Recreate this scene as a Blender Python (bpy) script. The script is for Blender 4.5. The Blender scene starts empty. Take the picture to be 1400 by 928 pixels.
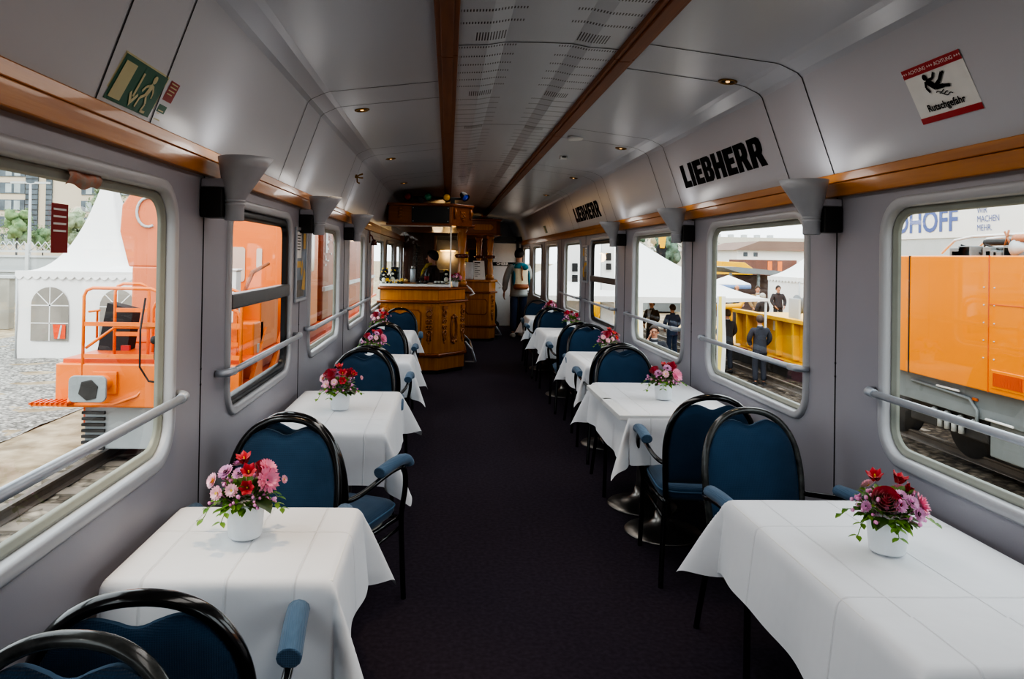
import bpy, math, random
from math import sin, cos, pi, radians, hypot, atan2, sqrt
from mathutils import Vector, Matrix, noise
random.seed(7)
SC = bpy.context.scene
COL = SC.collection

# ------------------------------------------------------------------ geometry
XL, XR = -0.949, 1.751        # side walls
XC = (XL + XR) / 2            # car centre line
Y0, Y1 = -3.0, 19.0           # ends of the car
GZ = -1.6                     # ground outside
def lin(c):
    return c / 12.92 if c <= 0.04045 else ((c + 0.055) / 1.055) ** 2.4
def hx(h):
    return tuple(lin(int(h[i:i + 2], 16) / 255) for i in (0, 2, 4))

# ------------------------------------------------------------------ materials
def mat(name, color, rough=0.5, metal=0.0, var=0.0, vscale=20.0, bump=0.0, bscale=60.0, stretch=(1, 1, 1), color2=None, spec=0.5, coat=0.0, emit=0.0, sheen=0.0):
    m = bpy.data.materials.new(name); m.use_nodes = True
    nt = m.node_tree; b = nt.nodes['Principled BSDF']; N = nt.nodes.new; L = nt.links.new
    b.inputs['Roughness'].default_value = rough; b.inputs['Metallic'].default_value = metal
    b.inputs['Specular IOR Level'].default_value = spec
    b.inputs['Coat Weight'].default_value = coat
    b.inputs['Sheen Weight'].default_value = sheen
    c1 = (*color, 1); b.inputs['Base Color'].default_value = c1
    tc = N('ShaderNodeTexCoord'); mp = N('ShaderNodeMapping'); mp.inputs['Scale'].default_value = stretch
    L(tc.outputs['Object'], mp.inputs['Vector'])
    if var > 0 or color2:
        t = N('ShaderNodeTexNoise'); t.inputs['Scale'].default_value = vscale; t.inputs['Detail'].default_value = 5
        L(mp.outputs['Vector'], t.inputs['Vector'])
        r = N('ShaderNodeValToRGB'); r.color_ramp.elements[0].position = 0.32; r.color_ramp.elements[1].position = 0.68
        if color2: c2 = (*color2, 1)
        else: c2 = (*[min(1, c * (1 + var)) for c in color], 1); c1 = (*[c * (1 - var) for c in color], 1)
        r.color_ramp.elements[0].color = c1; r.color_ramp.elements[1].color = c2
        L(t.outputs['Fac'], r.inputs['Fac']); L(r.outputs['Color'], b.inputs['Base Color'])
        if emit: L(r.outputs['Color'], b.inputs['Emission Color'])
    if bump > 0:
        t2 = N('ShaderNodeTexNoise'); t2.inputs['Scale'].default_value = bscale; t2.inputs['Detail'].default_value = 4
        L(mp.outputs['Vector'], t2.inputs['Vector'])
        bp = N('ShaderNodeBump'); bp.inputs['Strength'].default_value = bump; bp.inputs['Distance'].default_value = 0.01
        L(t2.outputs['Fac'], bp.inputs['Height']); L(bp.outputs['Normal'], b.inputs['Normal'])
    if emit:
        b.inputs['Emission Strength'].default_value = emit
        if not color2 and var <= 0: b.inputs['Emission Color'].default_value = (*color, 1)
    return m

EXK = 0.8                      # outdoors is exposed for the bright sky
def ext(name, h, rough=0.7, var=0.06, vscale=1.5, **k):
    return mat(name, tuple(c * EXK for c in hx(h)), rough, var=var, vscale=vscale, **k)

def wood(name, h1, h2, axis=1, rough=0.32, coat=0.25):
    st = [14, 14, 14]; st[axis] = 0.9
    return mat(name, hx(h1), rough, color2=hx(h2), vscale=2.2, stretch=tuple(st), bump=0.05, bscale=6, coat=coat)

M = {}
M['wall'] = mat('wall_paint', hx('96959d'), 0.42, var=0.03, vscale=2, bump=0.04, bscale=350)
M['ceil'] = mat('ceiling_lacquer', hx('b7bac1'), 0.31, var=0.03, vscale=1.2, bump=0.05, bscale=3, stretch=(1, .25, 1))
M['seam'] = mat('seam_dark', hx('1a1a1e'), 0.8)  # dark colour of the panel joints and their screws
M['trim'] = mat('window_trim_plastic', hx('a9aaae'), 0.35, var=0.02, vscale=5)
M['gasket'] = mat('window_gasket', hx('92968d'), 0.4, var=0.05, vscale=9)
M['blackframe'] = mat('black_anodised', hx('151517'), 0.35, var=0.1)
M['transom'] = mat('transom_grey', hx('5c5d60'), 0.3, metal=0.4, var=0.05)
M['oak'] = wood('rail_wood', 'a0601c', 'b87728', 1)
M['beam'] = wood('beam_wood', '77431f', '8a5228', 1, .5, .0)
M['barw'] = wood('bar_wood', 'a35f12', 'bb7a20', 2, 0.3, 0.4)
M['bard'] = wood('bar_wood_dark', '6f3609', '8d4a12', 0, 0.3, 0.4)
M['barc'] = wood('bar_carving', '7e440d', 'a8651c', 2, 0.32, 0.4)
M['cano'] = wood('canopy_wood', '7c420e', '935416', 0, 0.35, 0.2)
M['barp'] = wood('partition_wood', '3e2110', '53301a', 2, 0.4, 0.1)
M['ring'] = wood('column_ring', '4f1a08', '6b2a10', 2, 0.25, 0.5)
M['floor'] = mat('carpet_aubergine', hx('352f39'), 0.95, color2=hx('423a46'), vscale=45, bump=0.35, bscale=500, spec=0.15)
M['alu'] = mat('brushed_aluminium', hx('b4bac2'), 0.42, metal=0.45, var=0.04, vscale=30)
M['steel'] = mat('steel_base', hx('8f8b86'), 0.3, metal=0.9, var=0.08, vscale=14)
M['funnel'] = mat('sconce_grey', hx('a3a5ab'), 0.38, var=0.03)
M['black'] = mat('black_plastic', hx('121213'), 0.45, var=0.1)
M['white'] = mat('white_plastic', hx('e4e4e2'), 0.35, var=0.02)
M['brass'] = mat('spot_brass', hx('8a6a3a'), 0.3, metal=0.9, var=0.1)
M['bulb'] = mat('warm_bulb', (1.0, 0.55, 0.2), 0.4, emit=1.5)
M['chairframe'] = mat('chair_frame_black', hx('101011'), 0.2, var=0.15, vscale=25, coat=0.5)
M['chairframe_worn'] = mat('chair_frame_worn', hx('1f2020'), 0.25, color2=hx('4e504d'), vscale=18, coat=0.3)
M['pewter'] = mat('pot_ceramic', hx('e6eaee'), 0.3, var=0.015)
M['leaf'] = mat('leaf_green', hx('3d6b22'), 0.45, color2=hx('7da23a'), vscale=18)
M['bigleaf'] = mat('leaf_dark', hx('2c4416'), 0.35, color2=hx('3d5a20'), vscale=12)
M['stem'] = mat('stem_green', hx('4f7a35'), 0.5, var=0.2)
M['red'] = mat('petal_red', hx('a80c20'), 0.5, color2=hx('cc1c30'), vscale=30, sheen=0.3)
M['rose'] = mat('petal_crimson', hx('a80d2a'), 0.5, color2=hx('cf1f45'), vscale=30, sheen=0.3)
M['pink'] = mat('petal_pink', hx('e87fa4'), 0.5, color2=hx('f4a8c2'), vscale=40)
M['pale'] = mat('petal_pale_pink', hx('e8a5bd'), 0.5, color2=hx('f6cfd6'), vscale=40)
M['mauve'] = mat('petal_mauve', hx('c987b4'), 0.5, color2=hx('dfa9cb'), vscale=40)
M['berry'] = mat('waxflower_pink', hx('e079b8'), 0.5, color2=hx('f2b0da'), vscale=60)
M['yellow'] = mat('flower_eye_yellow', hx('d9b63a'), 0.6, var=0.2, vscale=60)
M['darkeye'] = mat('flower_eye_brown', hx('3a1f1c'), 0.6, var=0.2, vscale=60)

def fabric(name, h1, h2, scale):
    m = mat(name, hx(h1), 0.9, color2=hx(h2), vscale=6, spec=0.2, sheen=0.25)
    nt = m.node_tree; N = nt.nodes.new; L = nt.links.new; b = nt.nodes['Principled BSDF']
    tc = N('ShaderNodeTexCoord')
    w1 = N('ShaderNodeTexWave'); w1.inputs['Scale'].default_value = scale; w1.bands_direction = 'X'
    w2 = N('ShaderNodeTexWave'); w2.inputs['Scale'].default_value = scale; w2.bands_direction = 'Z'
    a = N('ShaderNodeMath'); a.operation = 'ADD'
    L(tc.outputs['Object'], w1.inputs['Vector']); L(tc.outputs['Object'], w2.inputs['Vector'])
    L(w1.outputs['Fac'], a.inputs[0]); L(w2.outputs['Fac'], a.inputs[1])
    bp = N('ShaderNodeBump'); bp.inputs['Strength'].default_value = 0.3; bp.inputs['Distance'].default_value = 0.003
    L(a.outputs[0], bp.inputs['Height']); L(bp.outputs['Normal'], b.inputs['Normal'])
    return m
M['blue'] = fabric('upholstery_blue', '27425c', '314e6a', 70)
M['bluearm'] = fabric('upholstery_armrest', '45607a', '536e88', 60)
M['piping'] = mat('upholstery_piping', hx('4a6a86'), 0.8)

def cloth_mat(name, xs, ys):
    """white linen with pressed fold lines at the given local x and y positions"""
    m = mat(name, hx('e2e3e6'), 0.75, var=0.012, vscale=4, spec=0.25, sheen=0.15)
    nt = m.node_tree; N = nt.nodes.new; L = nt.links.new; b = nt.nodes['Principled BSDF']
    tc = N('ShaderNodeTexCoord'); sp = N('ShaderNodeSeparateXYZ'); L(tc.outputs['Object'], sp.inputs[0])
    acc = None
    for ax, vals in (('X', xs), ('Y', ys)):
        for v in vals:
            s = N('ShaderNodeMath'); s.operation = 'SUBTRACT'; L(sp.outputs[ax], s.inputs[0]); s.inputs[1].default_value = v
            d = N('ShaderNodeMath'); d.operation = 'ABSOLUTE'; L(s.outputs[0], d.inputs[0])
            r = N('ShaderNodeMapRange'); r.inputs['From Min'].default_value = 0; r.inputs['From Max'].default_value = 0.005
            r.inputs['To Min'].default_value = 1; r.inputs['To Max'].default_value = 0
            L(d.outputs[0], r.inputs['Value'])
            if acc is None: acc = r.outputs[0]
            else:
                a = N('ShaderNodeMath'); a.operation = 'ADD'; L(acc, a.inputs[0]); L(r.outputs[0], a.inputs[1]); acc = a.outputs[0]
    t = N('ShaderNodeTexNoise'); t.inputs['Scale'].default_value = 7; t.inputs['Detail'].default_value = 2
    L(tc.outputs['Object'], t.inputs['Vector'])
    mu = N('ShaderNodeMath'); mu.operation = 'MULTIPLY_ADD'; L(t.outputs['Fac'], mu.inputs[0]); mu.inputs[1].default_value = 1.6
    L(acc, mu.inputs[2])
    bp = N('ShaderNodeBump'); bp.inputs['Strength'].default_value = 0.55; bp.inputs['Distance'].default_value = 0.007
    L(mu.outputs[0], bp.inputs['Height']); L(bp.outputs['Normal'], b.inputs['Normal'])
    return m

def glass_mat(name, tint, gloss=0.06, frost=0.0):
    m = bpy.data.materials.new(name); m.use_nodes = True; nt = m.node_tree; nt.nodes.clear(); N = nt.nodes.new; L = nt.links.new
    o = N('ShaderNodeOutputMaterial'); t = N('ShaderNodeBsdfTransparent'); t.inputs[0].default_value = (*tint, 1)
    g = N('ShaderNodeBsdfGlossy'); g.inputs['Roughness'].default_value = 0.02
    lw = N('ShaderNodeLayerWeight'); lw.inputs['Blend'].default_value = 0.25
    mr = N('ShaderNodeMapRange'); mr.inputs['To Min'].default_value = gloss * 0.4; mr.inputs['To Max'].default_value = gloss * 4
    L(lw.outputs['Facing'], mr.inputs['Value'])
    mx = N('ShaderNodeMixShader'); L(mr.outputs[0], mx.inputs[0]); L(t.outputs[0], mx.inputs[1]); L(g.outputs[0], mx.inputs[2])
    L(mx.outputs[0], o.inputs[0]); return m
M['glass'] = glass_mat('window_glass', (0.9, 0.94, 0.93), 0.05)
M['barglass'] = glass_mat('bar_glass', (0.93, 0.95, 0.95), 0.04)
def flat(name, h, rough=0.5): return mat('print_' + name, hx(h), rough, var=0.03, vscale=15)
M['ink'] = mat('print_black', hx('0a0a0b'), .8, var=.03, spec=.1); M['signwhite'] = flat('white', 'dcdcd9'); M['signred'] = flat('red', 'a5101c')
M['signgreen'] = flat('green', '0f5a44'); M['glowcream'] = flat('cream', 'b9b58c'); M['inkwhite'] = flat('inkwhite', 'e8e6e2')
M['signdarkred'] = flat('dark_red', '8c1414')

# ------------------------------------------------------------------ mesh builder
class MB:
    def __init__(s): s.v = []; s.f = []; s.m = []; s.s = []
    def add(s, vs, fs, mi=0, smooth=False):
        o = len(s.v); s.v += [tuple(p) for p in vs]
        for f in fs: s.f.append([i + o for i in f]); s.m.append(mi); s.s.append(smooth)
        return s
    def box(s, x0, x1, y0, y1, z0, z1, mi=0, R=None):
        vs = [(x, y, z) for z in (z0, z1) for y in (y0, y1) for x in (x0, x1)]
        if R is not None: vs = [tuple(R @ Vector(p)) for p in vs]
        return s.add(vs, [(0, 2, 3, 1), (4, 5, 7, 6), (0, 1, 5, 4), (2, 6, 7, 3), (0, 4, 6, 2), (1, 3, 7, 5)], mi)
    def tube(s, pts, r, n=10, closed=False, mi=0, flat=1.0, smooth=True, up=None):
        pts = [Vector(p) for p in pts]; k = len(pts)
        rs = r if isinstance(r, (list, tuple)) else [r] * k
        rings = []; prev = None
        for i, p in enumerate(pts):
            if closed: t = pts[(i + 1) % k] - pts[i - 1]
            else: t = pts[min(i + 1, k - 1)] - pts[max(i - 1, 0)]
            t.normalize()
            if prev is None:
                a = Vector(up) if up else (Vector((0, 0, 1)) if abs(t.z) < 0.9 else Vector((0, 1, 0)))
            else: a = prev
            a = (a - t * a.dot(t)).normalized(); b = t.cross(a); prev = a
            rings.append([p + a * (cos(2 * pi * j / n) * rs[i] * flat) + b * (sin(2 * pi * j / n) * rs[i]) for j in range(n)])
        vs = [q for g in rings for q in g]; fs = []
        for i in range(k if closed else k - 1):
            a, b = i * n, ((i + 1) % k) * n
            for j in range(n): fs.append((a + j, a + (j + 1) % n, b + (j + 1) % n, b + j))
        s.add(vs, fs, mi, smooth)
        if not closed:
            o = len(s.v) - len(vs)
            s.f.append([o + j for j in reversed(range(n))]); s.m.append(mi); s.s.append(False)
            s.f.append([o + (k - 1) * n + j for j in range(n)]); s.m.append(mi); s.s.append(False)
        return s
    def lathe(s, prof, c=(0, 0, 0), n=24, R=None, mi=0, smooth=True, sx=1, sy=1):
        vs = []
        for (r, z) in prof:
            for j in range(n):
                p = Vector((r * cos(2 * pi * j / n) * sx, r * sin(2 * pi * j / n) * sy, z))
                if R is not None: p = R @ p
                vs.append(p + Vector(c))
        fs = []
        for i in range(len(prof) - 1):
            for j in range(n): fs.append((i * n + j, i * n + (j + 1) % n, (i + 1) * n + (j + 1) % n, (i + 1) * n + j))
        s.add(vs, fs, mi, smooth); o = len(s.v) - len(vs)
        if prof[0][0] > 1e-6: s.f.append([o + j for j in reversed(range(n))]); s.m.append(mi); s.s.append(False)
        if prof[-1][0] > 1e-6: s.f.append([o + (len(prof) - 1) * n + j for j in range(n)]); s.m.append(mi); s.s.append(False)
        return s
    def ball(s, c, r, n=10, m=7, mi=0, R=None):
        if not isinstance(r, (tuple, list)): r = (r, r, r)
        vs = [];
        for i in range(m + 1):
            th = pi * i / m
            for j in range(n):
                p = Vector((r[0] * sin(th) * cos(2 * pi * j / n), r[1] * sin(th) * sin(2 * pi * j / n), -r[2] * cos(th)))
                if R is not None: p = R @ p
                vs.append(p + Vector(c))
        fs = [(i * n + j, i * n + (j + 1) % n, (i + 1) * n + (j + 1) % n, (i + 1) * n + j) for i in range(m) for j in range(n)]
        return s.add(vs, fs, mi, True)
    def prism(s, poly, z0, z1, mi=0, fn=None, smooth=False):
        """poly: list of (a,b) counter-clockwise; fn(a,b,h) -> xyz"""
        fn = fn or (lambda a, b, h: (a, b, h)); k = len(poly)
        vs = [fn(a, b, z0) for a, b in poly] + [fn(a, b, z1) for a, b in poly]
        fs = [tuple(reversed(range(k))), tuple(range(k, 2 * k))] + [(i, (i + 1) % k, k + (i + 1) % k, k + i) for i in range(k)]
        return s.add(vs, fs, mi, smooth)
    def grid(s, fn, nu, nv, mi=0, smooth=True):
        vs = [fn(i / nu, j / nv) for i in range(nu + 1) for j in range(nv + 1)]
        fs = [(i * (nv + 1) + j, (i + 1) * (nv + 1) + j, (i + 1) * (nv + 1) + j + 1, i * (nv + 1) + j + 1) for i in range(nu) for j in range(nv)]
        return s.add(vs, fs, mi, smooth)
    def mesh(s, name, mats):
        me = bpy.data.meshes.new(name); me.from_pydata(s.v, [], s.f)
        me.polygons.foreach_set('material_index', s.m); me.polygons.foreach_set('use_smooth', s.s)
        for m in (mats if isinstance(mats, (list, tuple)) else [mats]): me.materials.append(m)
        me.validate(); me.update(); return me
    def build(s, name, mats, parent=None, bevel=0, loc=None, solid=0, sub=0, rot=None):
        o = bpy.data.objects.new(name, s.mesh(name, mats)); COL.objects.link(o)
        if parent: o.parent = parent
        if loc: o.location = loc
        if rot: o.rotation_euler = rot
        if solid: md = o.modifiers.new('thick', 'SOLIDIFY'); md.thickness = solid; md.offset = 0
        if sub: md = o.modifiers.new('sub', 'SUBSURF'); md.levels = sub; md.render_levels = sub
        if bevel: md = o.modifiers.new('bevel', 'BEVEL'); md.width = bevel; md.segments = 2; md.limit_method = 'ANGLE'; md.angle_limit = radians(40)
        return o

def tag(o, label, cat, group=None, kind=None):
    if label: o['label'] = label
    if cat: o['category'] = cat
    if group: o['group'] = group
    if kind: o['kind'] = kind
    return o
def thing(name, label, cat, loc=(0, 0, 0), rz=0, group=None):
    o = bpy.data.objects.new(name, None); COL.objects.link(o); o.empty_display_size = 0.1
    o.location = loc; o.rotation_euler = (0, 0, rz); return tag(o, label, cat, group)
def struct(o, label=None): o['kind'] = 'structure'; return tag(o, label, None)
def copy_tree(o, parent=None):
    c = o.copy(); COL.objects.link(c); c.parent = parent
    for ch in list(o.children): copy_tree(ch, c)
    return c
def rz_(a): return Matrix.Rotation(a, 3, 'Z')
def offset_poly(poly, d):
    """outset a convex counter-clockwise polygon by d"""
    k = len(poly); out = []
    for i in range(k):
        p0, p1, p2 = Vector(poly[i - 1]), Vector(poly[i]), Vector(poly[(i + 1) % k])
        n1 = Vector(((p1 - p0).y, -(p1 - p0).x)).normalized(); n2 = Vector(((p2 - p1).y, -(p2 - p1).x)).normalized()
        b = (n1 + n2); b /= max(0.3, b.dot(n1)); out.append(tuple(p1 + b * d))
    return out
def rrect(a0, a1, b0, b1, r, n=6):
    pts = []
    for (ca, cb, st) in ((a1 - r, b1 - r, 0), (a0 + r, b1 - r, pi / 2), (a0 + r, b0 + r, pi), (a1 - r, b0 + r, 1.5 * pi)):
        for i in range(n + 1):
            t = st + pi / 2 * i / n; pts.append((ca + r * cos(t), cb + r * sin(t)))
    return pts
def text_poly(body, size, align='CENTER', bold=0.0, sx=1.0, font_space=1.0):
    cu = bpy.data.curves.new('t', 'FONT'); cu.body = body; cu.size = size; cu.align_x = align; cu.align_y = 'CENTER'
    cu.offset = bold; cu.extrude = 0.0; cu.resolution_u = 3; cu.space_character = font_space
    ob = bpy.data.objects.new('t', cu); COL.objects.link(ob)
    dg = bpy.context.evaluated_depsgraph_get(); me = bpy.data.meshes.new_from_object(ob.evaluated_get(dg))
    vs = [(v.co.x * sx, v.co.y) for v in me.vertices]; fs = [tuple(p.vertices) for p in me.polygons]
    bpy.data.objects.remove(ob); bpy.data.meshes.remove(me); bpy.data.curves.remove(cu)
    return vs, fs

# ------------------------------------------------------------------ camera (level shift lens, slight roll)
CX, CY, RO, PI_, YA, F, HC = 645.608, 342.171, 0.0165, -0.0091, -0.0329, 1000.0, 1.61
cr, sr, cp, sp_, cy, sy = cos(RO), sin(RO), cos(PI_), sin(PI_), cos(YA), sin(YA)
Rm = Matrix(((cr, -sr, 0), (sr, cr, 0), (0, 0, 1))) @ Matrix(((1, 0, 0), (0, cp, -sp_), (0, sp_, cp))) @ Matrix(((cy, 0, sy), (0, 1, 0), (-sy, 0, cy)))
def w_(r): return Vector((r[0], r[2], -r[1]))
ax, ay, az = w_(Rm[0]), -w_(Rm[1]), -w_(Rm[2])
cam = bpy.data.cameras.new('camera'); camo = bpy.data.objects.new('camera', cam); COL.objects.link(camo)
camo.matrix_world = Matrix(((ax.x, ay.x, az.x, 0), (ax.y, ay.y, az.y, 0), (ax.z, ay.z, az.z, HC), (0, 0, 0, 1)))
cam.sensor_width = 36; cam.lens = 36 * F / 1400; cam.shift_x = (700 - CX) / 1400; cam.shift_y = -(464 - CY) / 1400
cam.clip_start = 0.05; cam.clip_end = 600
SC.camera = camo
SC.view_settings.view_transform = 'AgX'
try: SC.view_settings.look = 'AgX - High Contrast'
except Exception: pass
SC.view_settings.exposure = 0.0
# ================================================================== SETTING: the carriage
struct(MB().box(XL - .05, XR + .05, Y0, Y1, -.06, 0).build('floor', M['floor']))

WL = [(-2.45, -1.1), (-.62, .68), (1.27, 2.58), (3.17, 4.45), (5.0, 6.40), (6.95, 8.33), (8.95, 10.75), (11.2, 12.8), (13.3, 14.7), (15.2, 16.6)]
WR = [(-2.5, -1.15), (-.6, .85), (1.45, 2.90), (3.48, 4.88), (5.35, 6.87), (7.5, 8.95), (9.55, 10.95), (11.55, 12.95), (13.55, 14.95), (15.55, 16.95), (17.4, 18.6)]
ZL, ZR = (.885, 1.856), (.825, 1.874)
RAILZ = (1.905, 2.008)

def wall(name, X, wins, z0w, z1w, side):
    mb = MB(); zt = 2.02
    def P(y, z): return (X, y, z)
    cuts = [Y0] + [(a[1] + b[0]) / 2 for a, b in zip(wins[:-1], wins[1:])] + [Y1]
    for i, (a, b) in enumerate(wins):
        ya, yb = cuts[i], cuts[i + 1]
        n = 6; hole = rrect(a + .03, b - .03, z0w + .03, z1w - .03, .13, n)
        outer = [(yb, zt), (ya, zt), (ya, 0), (yb, 0)]
        vs = [P(*p) for p in hole] + [P(*p) for p in outer]; H = len(hole); fs = []
        for c in range(4):
            for k in range(n): fs.append((c * (n + 1) + k, c * (n + 1) + k + 1, H + c))
            j0 = c * (n + 1) + n; j1 = ((c + 1) % 4) * (n + 1)
            fs.append((j0, j1, H + (c + 1) % 4, H + c))
        mb.add(vs, fs)
    return struct(mb.build(name, M['wall']))
wall('wall_left', XL, WL, *ZL, -1); wall('wall_right', XR, WR, *ZR, 1)

def window(num, X, side, y0, y1, z0, z1, opening=False):
    """side -1 left, +1 right; d>0 goes into the room"""
    def P(y, z, d): return (X - side * d, y, z)
    n = 6
    def ring(prof, mats):
        mb = MB(); rings = []
        for ins, d in prof:
            rings.append([P(y, z, d) for y, z in rrect(y0 + ins, y1 - ins, z0 + ins, z1 - ins, max(.05, .15 - ins), n)])
        K = len(rings[0]); vs = [p for r in rings for p in r]
        fs = [(i * K + j, i * K + (j + 1) % K, (i + 1) * K + (j + 1) % K, (i + 1) * K + j) for i in range(len(rings) - 1) for j in range(K)]
        return mb.add(vs, fs, 0, True)
    fr = ring([(0, -.001), (.004, .012), (.012, .016), (.034, .016), (.040, .012), (.043, .002), (.045, -.02)], None).build('window_%d' % num, M['trim'])
    struct(fr)
    gk = ring([(.044, -.018), (.047, -.015), (.055, -.016), (.058, -.022), (.066, -.023), (.069, -.029), (.072, -.036)], None).build('gasket', M['gasket'], fr)
    struct(gk)
    if opening:
        fb = ring([(.045, -.012), (.048, -.004), (.078, -.004), (.084, -.012), (.09, -.034)], None).build('vent_frame', M['blackframe'], fr); struct(fb)
        zt = z0 + (z1 - z0) * .5 + .025
        a, b = sorted((X + side * .034, X - side * .012))
        t = MB().box(a, b, y0 + .06, y1 - .06, zt - .035, zt + .035).build('transom', M['transom'], fr, bevel=.008); struct(t)
        panes = [(z0 + .07, zt - .02), (zt + .02, z1 - .07)]
    else: panes = [(z0, z1)]
    for za, zb in panes:
        if opening: pts = [(y0 + .09, za), (y1 - .09, za), (y1 - .09, zb), (y0 + .09, zb)]
        else: pts = rrect(y0 + .068, y1 - .068, z0 + .068, z1 - .068, .085, n)
        p = MB().add([P(y, z, -.033) for y, z in pts], [tuple(range(len(pts)))]).build('pane', M['glass'], fr); struct(p)
    return fr
k = 1
for i, (a, b) in enumerate(WL): window(k, XL, -1, a, b, *ZL, opening=(i == 3)); k += 1
for i, (a, b) in enumerate(WR): window(k, XR, 1, a, b, *ZR, opening=(i == 5)); k += 1

# ceiling profile (x offset from the centre line, z)
HALF = [(1.35, 2.0), (1.19, 2.45), (1.17, 2.47), (1.10, 2.503), (1.07, 2.512), (.47, 2.585)]
PROF = [(XC - a, z) for a, z in HALF] + [(XC + a, z) for a, z in reversed(HALF)]
def strip(prof, name, m, ya, yb, smooth=False, d=0):
    mb = MB(); vs = []
    for x, z in prof: vs += [(x, ya, z), (x, yb, z)]
    fs = [(2 * i, 2 * i + 1, 2 * i + 3, 2 * i + 2) for i in range(len(prof) - 1)]
    return mb.add(vs, fs, 0, smooth).build(name, m)
sideL = PROF[:6]; sideR = PROF[6:]
struct(strip(sideL, 'ceiling', M['ceil'], Y0, Y1)); struct(strip(sideR, 'ceiling', M['ceil'], Y0, Y1))
# perforated centre panel, gently arched
def perforated():
    m = mat('perforated_panel', hx('c2c5ca'), 0.28, var=0.02, vscale=1.0)
    nt = m.node_tree; N = nt.nodes.new; L = nt.links.new; b = nt.nodes['Principled BSDF']
    tc = N('ShaderNodeTexCoord'); sp = N('ShaderNodeSeparateXYZ'); L(tc.outputs['Object'], sp.inputs[0])
    def op(o, a, bb=None, c=None):
        n = N('ShaderNodeMath'); n.operation = o
        for i, v in enumerate((a, bb, c)):
            if v is None: continue
            if isinstance(v, (int, float)): n.inputs[i].default_value = v
            else: L(v, n.inputs[i])
        return n.outputs[0]
    X = op('ABSOLUTE', sp.outputs['X']); Y = sp.outputs['Y']
    inh = op('MULTIPLY', op('GREATER_THAN', X, .095), op('LESS_THAN', X, .365))
    slot = op('LESS_THAN', op('FRACT', op('DIVIDE', X, .0125)), .42)
    yy = op('MODULO', op('ADD', Y, 20 - 2.88), 1.13)
    row = op('FRACT', op('DIVIDE', op('SUBTRACT', yy, .085), .155))
    inrows = op('MULTIPLY', op('GREATER_THAN', yy, .085), op('LESS_THAN', yy, 1.0))
    rows = op('MULTIPLY', op('MULTIPLY', op('GREATER_THAN', row, .42), op('LESS_THAN', row, .60)), inrows)
    vent = op('MULTIPLY', op('GREATER_THAN', op('MODULO', op('ADD', yy, .07), 1.13), 0.0), op('LESS_THAN', op('MODULO', op('ADD', yy, .06), 1.13), .12))
    ventx = op('MULTIPLY', op('GREATER_THAN', X, .16), op('LESS_THAN', X, .30))
    mask = op('MAXIMUM', op('MULTIPLY', rows, inh), op('MULTIPLY', vent, ventx))
    mask = op('MULTIPLY', mask, slot)
    mx = N('ShaderNodeMixRGB'); mx.inputs[2].default_value = (*hx('3c3636'), 1)
    src = b.inputs['Base Color'].links[0].from_socket
    L(src, mx.inputs[1]); L(mask, mx.inputs[0]); L(mx.outputs[0], b.inputs['Base Color'])
    return m
cp_ = [(-.47 + .94 * i / 12, 2.572 + .018 * (1 - ((i - 6) / 6) ** 2) + (.012 if 4 <= i <= 8 else 0)) for i in range(13)]
mbp = MB(); vs = []
for x, z in cp_: vs += [(x, Y0, z), (x, Y1, z)]
mbp.add(vs, [(2 * i, 2 * i + 1, 2 * i + 3, 2 * i + 2) for i in range(12)])
struct(mbp.build('ceiling', perforated(), loc=(XC, 0, 0)))
# blanket roof outside so that no sky leaks
struct(MB().box(XL - .06, XR + .06, Y0, Y1, 2.66, 2.70).build('ceiling', M['black']))
struct(MB().box(XL - .02, XL - .012, Y0, Y1, 1.99, 2.68).build('ceiling', M['black'])); struct(MB().box(XR + .012, XR + .02, Y0, Y1, 1.99, 2.68).build('ceiling', M['black']))

# wooden beams along the ceiling and wooden rails along the walls
tn = 1
def trim(mb, m, bevel=0):
    global tn
    o = mb.build('trim_%d' % tn, m, bevel=bevel); tn += 1; return struct(o)
cutsB = [Y0, -.85, 1.29, 3.43, 5.57, 7.71, 9.85, 12.0, 14.1, 16.2, Y1]
for xb in (XC - .42, XC + .42):
    for a, b in zip(cutsB[:-1], cutsB[1:]):
        trim(MB().box(xb - .05, xb + .05, a + .002, b - .002, 2.555, 2.6).box(xb - .028, xb + .028, a + .002, b - .002, 2.545, 2.56), M['beam'], .004)
for X, s in ((XL, 1), (XR, -1)):
    for (za, zb, d) in ((1.905, 1.966, .030), (1.969, 2.010, .022)):
        a, b = sorted((X - s * .005, X + s * d)); trim(MB().box(a, b, Y0, Y1, za, zb), M['oak'], .004)
    a, b = sorted((X - s * .005, X + s * .012)); trim(MB().box(a, b, Y0, Y1, 1.962, 1.972), M['bard'])
# skirting heaters
for X, s, n in ((XL, 1, 'left'), (XR, -1, 'right')):
    a, b = sorted((X, X + s * .05)); struct(MB().box(a, b, Y0, Y1, 0, .13).build('baseboard_' + n, M['steel'], bevel=.01))
# dark joints between panels
def joint_wall(X, s, y):
    a, b = sorted((X - s * .001, X + s * .0025)); trim(MB().box(a, b, y - .003, y + .003, 0.1, 1.905).ball((X + s * .001, y, 1.10), (.003, .007, .007), 8, 5).ball((X + s * .001, y, 1.16), (.003, .007, .007), 8, 5), M['seam'])
for y in (.98, 2.865, 4.72, 6.72, 8.65): joint_wall(XL, 1, y)
for y in (1.15, 3.24, 5.19, 7.19, 9.25, 11.25, 13.25): joint_wall(XR, -1, y)
def joint_roof(side, y, w=.0035):
    prof = [(x, z - .0015) for x, z in (sideL if side < 0 else sideR)]
    mb = MB(); vs = []
    inn = .0015 if side < 0 else -.0015
    for x, z in prof: vs += [(x + inn, y - w, z), (x + inn, y + w, z)]
    trim(mb.add(vs, [(2 * i, 2 * i + 1, 2 * i + 3, 2 * i + 2) for i in range(5)]), M['seam'])
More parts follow.
